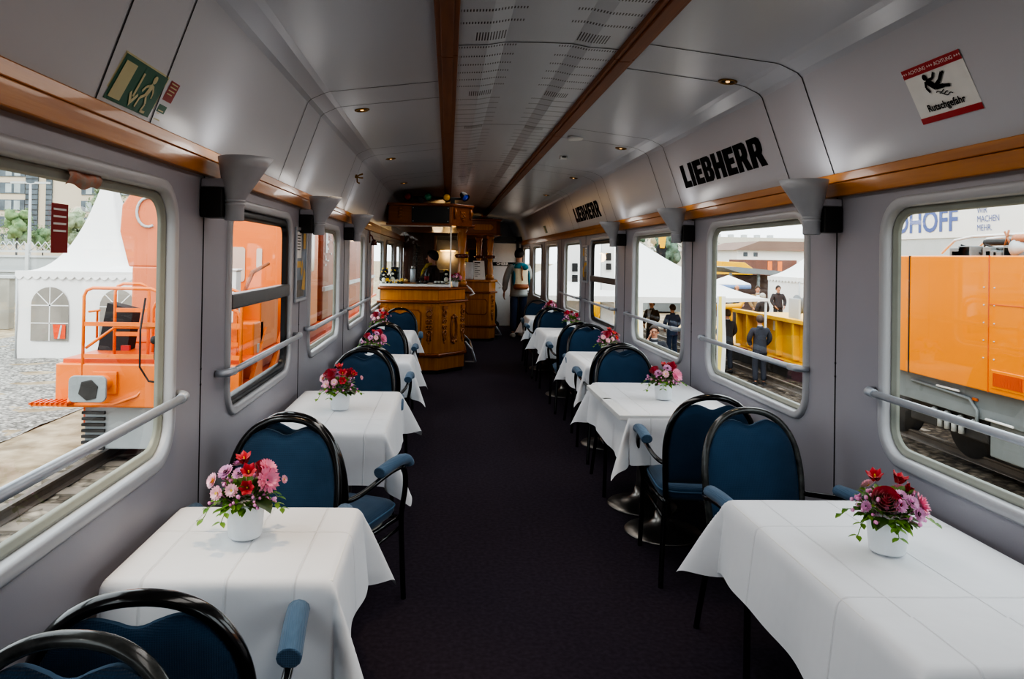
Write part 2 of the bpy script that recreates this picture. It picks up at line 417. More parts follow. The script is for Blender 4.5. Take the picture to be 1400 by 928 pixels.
for y in (-.2, .2, 1.97, 2.325, 4.06, 4.47, 6.2, 6.6, 8.3, 8.7): joint_roof(-1, y)
for y in (1.12, 1.54, 3.26, 3.68, 5.40, 5.82, 7.54, 7.96, 9.68, 10.1, 11.8, 12.2): joint_roof(1, y)
for y in (-.85, 1.2, 3.34, 5.42, 7.5, 9.6):
    mb = MB(); vs = []
    for x, z in cp_: vs += [(XC + x, y - .004, z - .002), (XC + x, y + .004, z - .002)]
    trim(mb.add(vs, [(2 * i, 2 * i + 1, 2 * i + 3, 2 * i + 2) for i in range(12)]), M['seam'])
# end walls
struct(MB().box(XL - .05, XR + .05, Y1, Y1 + .06, 0, 2.68).build('wall_back', M['wall']))
struct(MB().box(XL - .05, XR + .05, Y0 - .06, Y0, 0, 2.68).build('wall_front', M['wall']))
# vestibule partition with the white end door
d = struct(MB().box(1.05, 1.72, 17.2, 17.24, 0, 1.95).build('door_1', M['white'], bevel=.01))
struct(MB().box(1.0, 1.06, 17.12, 17.2, 0, 2.1).box(1.0, 1.74, 17.12, 17.2, 2.0, 2.1).box(1.60, 1.66, 17.12, 17.2, 0, 2.1).build('door_frame', M['black'], d))
struct(MB().box(1.5, 1.53, 17.14, 17.2, .95, 1.2).build('door_handle', M['steel'], d))
struct(MB().box(1.06, 1.6, 17.17, 17.195, 1.42, 1.50).build('door_band', M['ink'], d))
vs, fs = text_poly('OHERR', .085, bold=.004)
struct(MB().add([(1.28 + x, 17.165, 1.462 + y) for x, y in vs], fs).build('door_lettering', M['inkwhite'], d))
struct(MB().box(.3, 1.0, 17.2, 17.24, 0, 2.5).build('wall_partition', M['barp']))

# ------------------------------------------------------------------ wall fittings
def cove(side, y, s, off=0.0):
    """point on the sloping panel above the wall; s runs up the slope, off into the room"""
    t = Vector((-.16, 0, .44)).normalized(); p = Vector((XR, y, 2.01)) + t * s + Vector((-t.z, 0, t.x)) * off
    if side < 0: p.x = 2 * XC - p.x
    return p
def decal(side, pts, fs, off, y0, s0, shear=0.0):
    """flat piece on the cove; local (u to the right as read, v up); right wall reads with decreasing y, left wall with increasing y"""
    d_ = -1 if side > 0 else 1
    return MB().add([cove(side, y0 + d_ * (u + shear * v), s0 + v, off) for u, v in pts], fs)
def quad(a, b, c, d_): return [(a, c), (b, c), (b, d_), (a, d_)], [(0, 1, 2, 3)]
def polys(side, plist, off, y0, s0, shear=0.0):
    vs = []; fs = []
    for pl in plist:
        fs.append(tuple(range(len(vs), len(vs) + len(pl)))); vs += pl
    return decal(side, vs, fs, off, y0, s0, shear)
def seg(x0, y0, x1, y1, w):
    a = Vector((x1 - x0, y1 - y0)).normalized() * w / 2; n = Vector((-a.y, a.x))
    return [(x0 + n.x, y0 + n.y), (x0 - n.x, y0 - n.y), (x1 - n.x, y1 - n.y), (x1 + n.x, y1 + n.y)]
def disc(x, y, r, n=16): return [(x + r * cos(2 * pi * i / n), y + r * sin(2 * pi * i / n)) for i in range(n)]

# heavy capital letters
LET = {
 'L': [[(0, 0), (.86, 0), (.86, .27), (.42, .27), (.42, 1), (0, 1)]],
 'I': [[(0, 0), (.42, 0), (.42, 1), (0, 1)]],
 'E': [[(0, 0), (.86, 0), (.86, .24), (.42, .24), (.42, .39), (.78, .39), (.78, .61), (.42, .61), (.42, .76), (.86, .76), (.86, 1), (0, 1)]],
 'H': [[(0, 0), (.40, 0), (.40, .38), (.62, .38), (.62, 0), (1.02, 0), (1.02, 1), (.62, 1), (.62, .62), (.40, .62), (.40, 1), (0, 1)]],
 'B': [[(0, 0), (.40, 0), (.40, 1), (0, 1)], [(.40, 0), (.72, 0), (.90, .10), (.96, .22), (.56, .24), (.50, .2), (.40, .2)], [(.40, .80), (.50, .80), (.55, .76), (.92, .78), (.88, .90), (.72, 1), (.40, 1)],
       [(.55, .24), (.96, .22), (.97, .34), (.92, .45), (.82, .52), (.90, .58), (.94, .68), (.92, .78), (.55, .76), (.54, .62), (.48, .59), (.40, .59), (.40, .43), (.48, .43), (.56, .38)]],
 'R': [[(0, 0), (.40, 0), (.40, 1), (0, 1)], [(.40, .80), (.50, .80), (.56, .76), (.95, .78), (.90, .91), (.74, 1), (.40, 1)],
       [(.56, .76), (.55, .60), (.48, .55), (.40, .55), (.40, .36), (.46, .36), (.62, 0), (1.06, 0), (.84, .41), (.94, .52), (.96, .66), (.95, .78)]],
}
def big_letters(word, h, wid):
    adv = {'I': .50, 'H': 1.10, 'L': .92, 'E': .92, 'B': 1.04, 'R': 1.08}
    tot = sum(adv[c] for c in word); k = wid / tot; out = []; x = 0
    for c in word:
        for pl in LET[c]: out.append([(x + a * k, b * h) for a, b in pl])
        x += adv[c] * k
    return out
def lettering(y, wid, s0, h, label):
    return tag(polys(1, big_letters('LIEBHERR', h, wid), .003, y, s0, .1).build('wall_lettering', M['ink']), label, 'lettering', 'black capital lettering on the right ceiling panels')
lettering(5.21, 1.36, .128, .165, 'bold black capital lettering on the white slope above the second window on the right')
lettering(9.74, 1.60, .09, .19, 'smaller looking black capital lettering farther away on the right slope, above the openable window')

# slip hazard sign
sg = thing('warning_sign', 'square white slipping hazard sign with red bands on the right ceiling slope', 'sign')
S0, SH, SW, SS, SY = .112, .208, .30, -.115, 2.583
decal(1, *quad(0, SW, 0, SH), .003, SY, S0, SS).build('sign_panel', M['signwhite'], sg)
decal(1, *quad(0, SW, SH * .84, SH), .005, SY, S0, SS).build('top_band', M['signred'], sg)
decal(1, *quad(0, SW, 0, SH * .105), .005, SY, S0, SS).build('bottom_band', M['signred'], sg)
def sign_text(body, size, u, v, m, name, parent, side=1, off=.0065, y=SY, s=S0, sh=SS, bold=0, sx=1.0):
    vs, fs = text_poly(body, size, bold=bold, sx=sx)
    return decal(side, [(u + a, v + b) for a, b in vs], fs, off, y, s, sh).build(name, m, parent)
sign_text('+++ ACHTUNG +++ ACHTUNG +++', .0188, SW / 2, SH * .918, M['inkwhite'], 'band_lettering', sg)
sign_text('Rutschgefahr', .0355, SW / 2, SH * .235, M['ink'], 'sign_lettering', sg, bold=.0008, sx=1.0)
man = [disc(.112, .152, .0125), seg(.112, .138, .150, .102, .026), seg(.108, .135, .099, .112, .011), seg(.099, .112, .112, .090, .011),
       seg(.118, .137, .150, .140, .010), seg(.150, .140, .166, .160, .010), seg(.145, .106, .178, .122, .016), seg(.178, .122, .206, .150, .014),
       seg(.148, .101, .192, .100, .017), seg(.190, .100, .222, .094, .013), seg(.206, .150, .216, .148, .010)]
wav = []
for j, (x0, yb) in enumerate(((.140, .082), (.155, .073), (.175, .064))):
    for i in range(5): wav.append(seg(x0 + i * .009, yb + .004 * sin(i * 1.6 + j), x0 + (i + 1) * .009, yb + .004 * sin((i + 1) * 1.6 + j), .0035))
polys(1, [[(.15 + (a - .162) * .92, .022 + b * .90) for a, b in p] for p in man + wav], .0065, SY, S0, SS).build('falling_figure', M['ink'], sg)

# emergency exit sign, photoluminescent
ex = thing('exit_sign', 'green emergency exit sign with running figure above the nearest left window', 'sign')
EY, ES, EH, EW, ESH = 1.993, .011, .152, .31, .27
decal(-1, *quad(0, EW, 0, EH), .003, EY, ES, ESH).build('sign_panel', M['glowcream'], ex)
decal(-1, *quad(.008, EW - .008, .007, EH - .006), .0045, EY, ES, ESH).build('green_field', M['signgreen'], ex)
decal(-1, *quad(.022, .092, .016, EH - .022), .006, EY, ES, ESH).build('door_symbol', M['glowcream'], ex)
polys(-1, [seg(.150, EH - .03, .150, .045, .012), [(.122, .052), (.150, .014), (.178, .052), (.170, .060), (.150, .036), (.130, .060)]], .006, EY, ES, ESH).build('arrow', M['glowcream'], ex)
polys(-1, [disc(.228, .120, .0135), seg(.230, .104, .216, .064, .022), seg(.222, .100, .196, .090, .009), seg(.196, .090, .184, .072, .010), seg(.236, .100, .254, .080, .009), seg(.254, .080, .256, .064, .008),
           seg(.214, .066, .190, .052, .011), seg(.190, .052, .186, .020, .010), seg(.222, .062, .240, .040, .011), seg(.240, .040, .232, .016, .010), seg(.230, .016, .262, .016, .008)], .006, EY, ES, ESH).build('running_figure', M['glowcream'], ex)
def notice(name, label, u0, u1, v0, v1, m, lines, lm, extra=None):
    t = thing(name, label, 'sign'); decal(-1, *quad(u0, u1, v0, v1), .003, EY, ES, ESH).build('notice_panel', m, t)
    polys(-1, [seg(u0 + .008, v, u0 + .008 + l, v, .004) for v, l in lines], .0045, EY, ES, ESH).build('print_lines', lm, t)
notice('red_notice', 'small red notice with white print lines beside the green exit sign', .333, .405, .080, .148, M['signdarkred'], [(.140, .05), (.128, .052), (.116, .048), (.104, .04)], M['glowcream'])
notice('green_notice', 'small torn dark green notice below the red notice on the left', .333, .395, .002, .064, M['signgreen'], [(.044, .04), (.034, .02), (.014, .045)], M['glowcream'])
tag(polys(1, [quad(0, .09, 0, .05)[0]], .003, 9.75, .10).build('red_label', M['signred']), 'tiny red sticker left of the farther black lettering on the right slope', 'sticker')
gm = thing('small_exit_sign', 'small dark green exit sign far along the right ceiling slope', 'sign')
polys(1, [quad(0, .30, 0, .14)[0]], .003, 13.0, .04).build('sign_panel', M['signgreen'], gm); polys(1, [quad(.03, .1, .02, .12)[0]], .005, 13.0, .04).build('door_symbol', M['glowcream'], gm); polys(1, [seg(.2, .03, .2, .11, .03)], .005, 13.0, .04).build('arrow', M['glowcream'], gm)
# coat hook
hk = MB(); b0 = cove(-1, 6.55, .325, 0); nrm = (cove(-1, 6.55, .325, 1) - b0)
hk.tube([b0, b0 + nrm * .02], [.018, .012], 10)
for dy, ds in ((.05, .0), (-.045, .02), (.0, -.045)):
    hk.tube([b0 + nrm * .015, cove(-1, 6.55 + dy * .6, .325 + ds, .035), cove(-1, 6.55 + dy, .325 + ds * 1.3 + .01, .06)], [.006, .006, .008], 8)
tag(hk.build('coat_hook', M['brass']), 'bronze three armed coat hook high on the left ceiling slope', 'hook')
# round downlights
LR = [(-.557, 4.62, -1), (-.557, 6.92, -1), (-.57, 9.2, -1), (1.40, 3.65, 1), (1.40, 5.94, 1), (1.40, 8.2, 1), (1.40, 10.5, 1)]
nm = {-1: 'left', 1: 'right'}; od = ['nearest', 'second', 'third', 'fourth']
cnt = {-1: 0, 1: 0}
sl = (2.585 - 2.512) / .6
for x, y, s in LR:
    z = 2.585 - (abs(x - XC) - .47) * sl
    t = thing('ceiling_spotlight', '%s round brass recessed spotlight in the %s side of the ceiling' % (od[cnt[s]], nm[s]), 'ceiling light', (x, y, z), 0, 'recessed ceiling spotlights'); cnt[s] += 1
    R = Matrix.Rotation(s * atan2(.073, .6), 3, 'Y')
    MB().lathe([(.047, .004), (.047, -.005), (.040, -.008), (.034, -.003), (.030, .006)], (0, 0, 0), 24, R).build('ring', M['brass'], t)
    MB().lathe([(.0, -.001), (.031, -.001), (.031, .002)], (0, 0, 0), 20, R).build('reflector', M['black'], t)
    MB().ball((0, 0, -.002), (.011, .011, .006)).build('bulb', M['bulb'], t)
# smoke detector and sensor
t = thing('smoke_detector', 'round white smoke detector beside the right wooden ceiling beam', 'smoke detector', (.99, 5.75, 2.575))
MB().lathe([(.062, .004), (.062, -.02), (.055, -.026), (.0, -.028)]).build('housing', M['white'], t); MB().lathe([(.064, -.008), (.064, -.012)], n=24).build('grille', M['alu'], t)
t = thing('ceiling_sensor', 'small white box sensor farther along than the smoke detector', 'sensor', (1.06, 6.78, 2.567))
MB().box(-.035, .035, -.03, .03, -.03, .004).build('housing', M['white'], t, bevel=.006); MB().box(-.018, .018, -.032, -.029, -.02, -.008).build('lens', M['black'], t)

# sconces: grey flared uplights with a black box behind
def sconce(X, s, y, label):
    t = thing('wall_sconce', label, 'wall lamp', (X, y, 0), 0, 'grey flared wall lamps along the wooden rails')
    def E(cx, rx, ry, z, n=28): return [(s * (cx + rx * cos(2 * pi * i / n)), ry * sin(2 * pi * i / n), z) for i in range(n)]
    rings = [E(.118, .037, .042, 1.815), E(.131, .060, .068, 1.87), E(.148, .086, .096, 1.935), E(.159, .104, .114, 1.978), E(.159, .099, .109, 1.978), E(.146, .080, .088, 1.93), E(.118, .034, .038, 1.83)]
    n = 28; mb = MB(); vs = [p for r in rings for p in r]
    mb.add(vs, [(i * n + j, i * n + (j + 1) % n, (i + 1) * n + (j + 1) % n, (i + 1) * n + j) for i in range(6) for j in range(n)], 0, True)
    mb.build('shade', M['funnel'], t)
    nk = MB().lathe([(.034, 1.735), (.037, 1.74), (.037, 1.79), (.041, 1.795), (.041, 1.800), (.036, 1.803), (.036, 1.806), (.041, 1.809), (.041, 1.815), (.036, 1.818)], (s * .118, 0, 0), 24).build('neck', M['funnel'], t)
    a, b = sorted((s * .003, s * .088))
    MB().box(a, b, -.055, .055, 1.745, 1.86).build('black_housing', M['black'], t, bevel=.006)
    a, b = sorted((s * .003, s * .10)); MB().box(a, b, -.05, .05, 1.86, 1.895).build('bracket', M['wall'], t, bevel=.006)
sconce(XL, 1, 2.865, 'grey flared wall lamp right of the nearest left window')
sconce(XL, 1, 4.72, 'grey flared wall lamp on the left, beyond the openable window')
sconce(XL, 1, 6.72, 'third and farthest grey flared wall lamp on the left wall')
sconce(XR, -1, 3.24, 'grey flared wall lamp between the two nearest right windows')
sconce(XR, -1, 5.19, 'grey flared wall lamp on the right, between second and third windows')
sconce(XR, -1, 7.19, 'third and farthest grey flared wall lamp on the right wall')

# aluminium grab bars in front of the windows
def bar(X, s, y0, y1, z, label):
    t = thing('grab_bar', label, 'grab bar', (X, (y0 + y1) / 2, z), 0, 'aluminium bars across the windows'); h = (y1 - y0) / 2; d = s * .055
    MB().tube([(d, -h + .08, 0), (d, h - .08, 0)], .0145, 14).build('tube', M['alu'], t)
    for q in (-1, 1):
        MB().tube([(s * .004, q * h, .0), (s * .03, q * (h - .004), 0), (s * .048, q * (h - .03), 0), (d, q * (h - .085), 0)], [.014, .016, .0175, .0175], 14).build('end_bracket', M['alu'], t)
for a, b, l in ((1.1, 2.59, 'aluminium grab bar across the nearest left window'), (3.04, 4.56, 'aluminium grab bar across the openable left window'), (4.9, 6.55, 'aluminium grab bar across the third left window'), (6.75, 8.55, 'aluminium grab bar across the narrow left window nearest the bar counter')):
    bar(XL, 1, a, b, 1.114, l)
for a, b, l in ((1.3, 2.93, 'aluminium grab bar across the nearest right window'), (3.48, 4.90, 'aluminium grab bar across the second right window with the suited men outside'), (5.4, 7.0, 'aluminium grab bar across the third right window'), (7.5, 9.15, 'aluminium grab bar across the openable right window'), (9.5, 11.1, 'farthest aluminium grab bar on the right wall')):
    bar(XR, -1, a, b, 1.095, l)

# framed posters
def poster(X, s, y, label):
    t = thing('framed_poster', label, 'poster', (X, y, 1.545)); a, b = sorted((s * .002, s * .016))
    MB().box(a, b, -.17, .17, -.235, -.215).box(a, b, -.17, .17, .215, .235).box(a, b, -.17, -.15, -.215, .215).box(a, b, .15, .17, -.215, .215).build('frame', M['alu'], t, bevel=.003)
    a, b = sorted((s * .002, s * .008)); MB().box(a, b, -.15, .15, -.215, .215).build('print', mat('poster_print', hx('4a5668'), .3, color2=hx('7d8ca0'), vscale=9), t)
    def q(u0, u1, v0, v1, d): return [(s * d, u0, v0), (s * d, u1, v0), (s * d, u1, v1), (s * d, u0, v1)]
    mb = MB(); mb.add(q(-.14, .0, .04, .205, .0095), [(0, 1, 2, 3)]); mb.build('text_panel', M['signwhite'], t)
    mb = MB()
    for i in range(6): mb.add(q(-.13, -.02 - .02 * (i % 2), .18 - i * .018, .186 - i * .018, .0105), [(0, 1, 2, 3)])
    mb.build('print_lines', M['ink'], t)
    pp = mat('poster_yellow', hx('c79a1c'), .35, var=.1)
    for p in ([(.06, .10), (.14, .10), (.14, .20), (.06, .20)], [(-.14, -.02), (0, -.02), (0, .02), (-.14, .02)], [(.02, -.16), (.13, -.17), (.14, -.06), (.09, -.02), (.05, -.10)], [(-.02, -.05), (.03, .03), (.06, .0), (.03, -.08)]):
        MB().add([(s * .0105, u, v) for u, v in p], [tuple(range(len(p)))]).build('coloured_print', pp, t)
    mb = MB(); mb.add(q(-.14, .1, -.205, -.1, .0095), [(0, 1, 2, 3)]); mb.build('dark_foreground', mat('poster_dark', hx('3a3530'), .35, color2=hx('70665a'), vscale=25), t)
poster(XL, 1, 4.72, 'framed picture of a yellow machine on the left wall pillar'); poster(XR, -1, 9.25, 'framed picture of a yellow machine on the right wall, past the openable window')
# stickers on the nearest left window
st = thing('window_sticker', 'small dark red sticker with white lines on the nearest left window pane', 'sticker', (XL - .028, 1.872, 1.665))
MB().add([(0, -.04, -.062), (0, .04, -.062), (0, .04, .062), (0, -.04, .062)], [(0, 1, 2, 3)]).build('sticker_panel', M['signdarkred'], st)
mb = MB()
for i in range(4): mb.add([(.0015, -.033, .045 - i * .018), (.0015, .028, .045 - i * .018), (.0015, .028, .050 - i * .018), (.0015, -.033, .050 - i * .018)], [(0, 1, 2, 3)])
mb.build('print_lines', M['signwhite'], st)
tp = mat('tape_patch', hx('8f8a80'), .5, color2=hx('b5694a'), vscale=40)
tag(MB().grid(lambda u, v: (XL - .012 + .022 * sin(v * pi) * .6, 1.86 + .17 * u, 1.775 + .045 * v + .006 * sin(u * 9)), 10, 4).build('tape_strip', tp), 'crumpled strip of patterned tape on top edge of the nearest left window', 'tape')
# ================================================================== tables, cloths, chairs, flowers
def table(x, y, w, l, label):
    t = thing('dining_table', label, 'table', (x, y, 0), 0, 'dining tables under white cloths')
    MB().box(-w / 2, w / 2, -l / 2, l / 2, .712, .742).build('tabletop', M['white'], t, bevel=.004)
    MB().lathe([(.225, .0), (.226, .006), (.22, .012), (.15, .026), (.085, .05), (.055, .085), (.045, .13)], n=40).build('base', M['steel'], t)
    MB().lathe([(.045, .12), (.037, .17), (.035, .7), (.035, .712)], n=20).build('column', M['steel'], t)
    return t
def cloth(name, label, xa, xb, ya, yb, drop, m, z=.746, grp='white tablecloths', seed=0, clampx=None, flare=(1, 1), b1=26, pl=16, sides=(1, 1, 1, 1), droprange=None):
    """white cloth hanging drop over the table edges; sides: left, right, near, far"""
    cx_, cy_ = (xa + xb) / 2, (ya + yb) / 2; a, b = (xb - xa) / 2, (yb - ya) / 2; R_ = random.Random(seed)
    ph = [R_.uniform(0, 6) for _ in range(8)]
    def axis(h, s0, s1, n):
        out = []
        if s0: out += [-h - drop * (1 - i / 12) for i in range(12)]
        out += [-h + 2 * h * i / n for i in range(n + 1)]
        if s1: out += [h + drop * (i + 1) / 12 for i in range(12)]
        return out
    S = axis(a, sides[0], sides[1], max(10, int(a * 2 / .035))); T = axis(b, sides[2], sides[3], max(10, int(b * 2 / .035)))
    def pos(s, t):
        dx, dy = max(abs(s) - a, 0), max(abs(t) - b, 0); sx = 1 if s > 0 else -1; sy_ = 1 if t > 0 else -1
        x, y = max(-a, min(a, s)), max(-b, min(b, t)); zz = 0.0
        r = hypot(dx, dy)
        if r > 0:
            phi = atan2(dy, dx); k = sin(2 * phi) ** 2 if dx > 0 and dy > 0 else 0
            fl = flare[0] if sx < 0 else flare[1]
            be = radians(5 + b1 * k * fl) ; be -= radians(pl) * (math.exp(-((phi - .30) / .15) ** 2) + math.exp(-((phi - 1.27) / .15) ** 2)) * min(1, k * 3); be += radians(4) * sin(phi * 5 + ph[0]) * k
            out = r * sin(be); e = .010 * (1 - math.exp(-r / .012))
            if k == 0:
                q = t if dx > 0 else s
                rip = (sin(q * 11 + ph[1]) * .010 + sin(q * 23 + ph[2]) * .004) * (r / drop) ** 1.3
                out += rip
            x += sx * cos(phi) * (out + e) ; y += sy_ * sin(phi) * (out + e)
            zz = -r * cos(be) + .004 * (math.exp(-r / .01) - 1) + .004
            if dx == 0 or dy == 0: zz += .012 * sin((t if dx > 0 else s) * 7 + ph[3]) * (r / drop)
        zz += .0012 * noise.noise(Vector((s * 6, t * 6, seed)))
        X = cx_ + x
        if clampx: X = max(clampx[0], min(clampx[1], X))
        return (X - cx_, y, zz)
    vs = [pos(s, t) for s in S for t in T]; nt = len(T)
    fs = [(i * nt + j, (i + 1) * nt + j, (i + 1) * nt + j + 1, i * nt + j + 1) for i in range(len(S) - 1) for j in range(nt - 1)]
    o = MB().add(vs, fs, 0, True).build('tablecloth', m, loc=(cx_, cy_, z), sub=1)
    return tag(o, label, 'tablecloth', grp)
LW = (XL + .055, -.292)            # left tables run from the wall to the aisle
RW = (1.03, 1.69)
clL = (XL + .034, 9); clR = (-9, XR - .034)
lx = (LW[0] + LW[1]) / 2; lw = LW[1] - LW[0]; rx = (RW[0] + RW[1]) / 2; rw = RW[1] - RW[0]
c1 = cloth_mat('white_linen', [-.20, .02, .2], [.05]); c2 = cloth_mat('white_linen_long', [-.02, .2], [-.27]); c3 = cloth_mat('white_linen_right', [-.21, .03], [-.22, .28])
table(lx, 2.23, lw, .52, 'dining table nearest the camera on the left, under a white cloth')
cloth('', 'white tablecloth on the nearest left table, with pink and red flowers', *LW, 1.965, 2.535, .26, c1, seed=1, clampx=clL, flare=(0, 1))
for y, l, lb in ((3.87, .54, 'near half of the second pair of tables on the left'), (4.42, .54, 'far half of the second pair of tables on the left')): table(lx, y, lw, l, lb)
cloth('', 'long white tablecloth over the second left tables', *LW, 3.595, 4.698, .26, c2, seed=2, clampx=clL, flare=(0, 1))
table(lx, 6.21, lw, .5, 'dining table third from the camera on the left side')
cloth('', 'white tablecloth on the third left table', *LW, 5.955, 6.475, .27, c1, seed=3, clampx=clL, flare=(0, 1))
table(lx - .04, 8.08, lw - .08, .95, 'dining table on the left closest to the wooden bar')
cloth('', 'white tablecloth on the left table closest to the bar', LW[0], LW[1] - .08, 7.59, 8.58, .25, c1, seed=4, clampx=clL, flare=(0, 1))

for y, lb in ((1.80, 'dining table in the lower right corner, its front edge cut by the frame'), (2.33, 'right table under the nearest pot of red roses')): table(rx, y, rw, .53, lb)
cloth('', 'white tablecloth on the nearest right table, under the red rose pot', *RW, 1.535, 2.64, .27, c3, seed=5, clampx=clR, flare=(1, 0), b1=21)
cloth('', 'second white tablecloth laid over the front edge of the nearest right table', RW[0] - .006, RW[1], 1.527, 1.75, .30, c3, z=.7525, seed=6, clampx=clR, flare=(1, 0), sides=(1, 1, 1, 0))
for y, lb in ((4.31, 'near half of the second right pair of tables, round steel base visible'), (4.78, 'far half of the second right pair of tables, base behind the first')): table(rx - .06, y, rw, .5, lb)
cloth('', 'white tablecloth on the second right tables beyond the two back to back chairs', *RW, 4.068, 5.128, .27, c3, seed=7, clampx=clR, flare=(1, 0), b1=24)
def single(x0, x1, y0, y1, tl, cl, seed):
    table((x0 + x1) / 2, (y0 + y1) / 2, x1 - x0, y1 - y0 - .02, tl)
    cloth('', cl, x0, x1, y0, y1, .25, c1, seed=seed, clampx=clR, flare=(1, 0), b1=24)
single(1.13, 1.69, 5.89, 6.81, 'third dining table on the right side', 'white tablecloth on the third right table', 8)
single(1.12, 1.69, 8.17, 9.10, 'fourth dining table on the right side', 'white tablecloth on the fourth right table', 9)
single(1.17, 1.69, 10.29, 11.03, 'farthest dining table on the right, near the person with the backpack', 'white tablecloth on the farthest right table near the person with the backpack', 10)

# ---- chair, facing +y, origin on the floor below the seat centre
def build_chair():
    t = thing('dining_chair', '', 'chair', (0, 0, 0), 0, 'blue upholstered dining chairs')
    def lean(z): return -.225 - .10 * max(0, (z - .44) / .5)
    arch = [(.200, .42), (.207, .52), (.214, .64), (.213, .71), (.200, .79), (.172, .855), (.130, .905), (.080, .934), (.035, .945)]
    pts = [(x, lean(z), z) for x, z in arch] + [(0, lean(.947), .947)] + [(-x, lean(z), z) for x, z in reversed(arch)]
    # smooth the arch
    def cat(P, n=3):
        out = []
        for i in range(len(P) - 1):
            p0, p1, p2, p3 = [Vector(P[max(0, min(len(P) - 1, k))]) for k in (i - 1, i, i + 1, i + 2)]
            for j in range(n):
                u = j / n; out.append(.5 * ((2 * p1) + (p2 - p0) * u + (2 * p0 - 5 * p1 + 4 * p2 - p3) * u * u + (3 * p1 - p0 - 3 * p2 + p3) * u ** 3))
        return out + [Vector(P[-1])]
    MB().tube(cat(pts), .0148, 12, flat=1.3, up=(0, 1, 0)).build('back_frame', M['chairframe'], t)
    def arch_z(x):
        x = abs(x)
        for (x0, z0), (x1, z1) in zip(reversed(arch[4:]), list(reversed(arch[3:-1]))):
            if x0 <= x <= x1: return z0 + (z1 - z0) * (x - x0) / (x1 - x0)
        return .946 if x < .035 else .71
    def arch_w(z):
        for (x0, z0), (x1, z1) in zip(arch[:-1], arch[1:]):
            if z0 <= z <= z1: return x0 + (x1 - x0) * (z - z0) / (z1 - z0)
        return .2
    # padded back hugging the arch, dipping in the middle to leave a hand slot
    def back(sgn):
        def fn(u, v):
            uu = u * 2 - 1; x = uu * .190
            zt = arch_z(x) - .019 - .043 * math.exp(-(x / .058) ** 2)
            z = .50 + v * (zt - .50); x *= (arch_w(min(z, .73)) - .013) / .190 if z < .73 else (arch_w(.73) - .013) / .190 * (1 - .0 * v)
            x = max(-arch_w(z) + .012, min(arch_w(z) - .012, x))
            th = .006 + .022 * (1 - abs(uu) ** 4) ** .7 * (1 - abs(2 * v - 1) ** 8) ** .7
            return (x, lean(z) + sgn * th, z)
        return fn
    mb = MB(); mb.grid(back(1), 36, 18); mb.grid(back(-1), 36, 18)
    def rim(side):
        pass
    n = 18; o1 = 0; o2 = 37 * 19
    ring = [(i, 0) for i in range(37)] + [(36, j) for j in range(1, 19)] + [(i, 18) for i in range(35, -1, -1)] + [(0, j) for j in range(17, 0, -1)]
    idx = [i * 19 + j for i, j in ring]; K = len(idx)
    for q in range(K): mb.f.append([o1 + idx[q], o1 + idx[(q + 1) % K], o2 + idx[(q + 1) % K], o2 + idx[q]]); mb.m.append(1); mb.s.append(True)
    mb.build('backrest', [M['blue'], M['piping']], t)
    # seat cushion
    def sup(rx_, ry_, z, n=32, e=.38):
        out = []
        for i in range(n):
            a = 2 * pi * i / n; c, s = cos(a), sin(a)
            out.append((rx_ * abs(c) ** e * (1 if c > 0 else -1) * (1 + .05 * (s if s > 0 else 0)), ry_ * abs(s) ** e * (1 if s > 0 else -1), z))
        return out
    rings = [sup(.19, .20, .405), sup(.222, .226, .41), sup(.230, .232, .425), sup(.230, .232, .448), sup(.222, .226, .462), sup(.19, .195, .473), sup(.10, .10, .482)]
    mb = MB(); vs = [p for r in rings for p in r]; n = 32
    mb.add(vs, [(i * n + j, i * n + (j + 1) % n, (i + 1) * n + (j + 1) % n, (i + 1) * n + j) for i in range(6) for j in range(n)] + [tuple(reversed(range(n))), tuple(range(6 * n, 7 * n))], 0, True)
    st = mb.build('seat', M['blue'], t)
    MB().tube(sup(.231, .233, .449), .0045, 6, closed=True).build('piping', M['piping'], st)
    for s in (-1, 1):
        fl = [(s * .252, .235, 0), (s * .246, .225, .2), (s * .243, .215, .38), (s * .255, .205, .45), (s * .276, .185, .55), (s * .280, .165, .62), (s * .277, .135, .648)]
        MB().tube(cat(fl), .0125, 10).build('leg', M['chairframe'], t)
        bl = [(s * .202, lean(.44), .43), (s * .212, -.238, .30), (s * .226, -.275, .12), (s * .234, -.30, 0)]
        MB().tube(cat(bl), .0125, 10).build('leg', M['chairframe'], t)
        ar = [(s * .277, .135, .648), (s * .275, .05, .650), (s * .270, -.06, .640), (s * .255, -.16, .618), (s * .235, -.225, .605), (s * .213, lean(.60), .60)]
        MB().tube(cat(ar), .0115, 10).build('arm_support', M['chairframe'], t)
        pad = [(s * .280, .205, .640), (s * .281, .195, .660), (s * .280, .165, .676), (s * .278, .11, .682), (s * .275, .03, .680), (s * .272, -.055, .672), (s * .271, -.07, .671)]
        MB().tube(cat(pad), [.022] + [.030] * (len(cat(pad)) - 2) + [.024], 12, flat=.8).build('armrest', M['bluearm'], t)
        MB().tube([(s * .240, .215, .392), (s * .222, 0, .388), (s * .208, -.228, .40)], .0105, 8).tube([(s * .244, .22, .345), (s * .226, 0, .33), (s * .212, -.236, .32)], .008, 8).build('side_rail', M['chairframe'], t)
    MB().tube([(-.243, .215, .385), (.243, .215, .385)], .0105, 8).build('front_rail', M['chairframe'], t)
    return t
proto = build_chair(); used = [False]
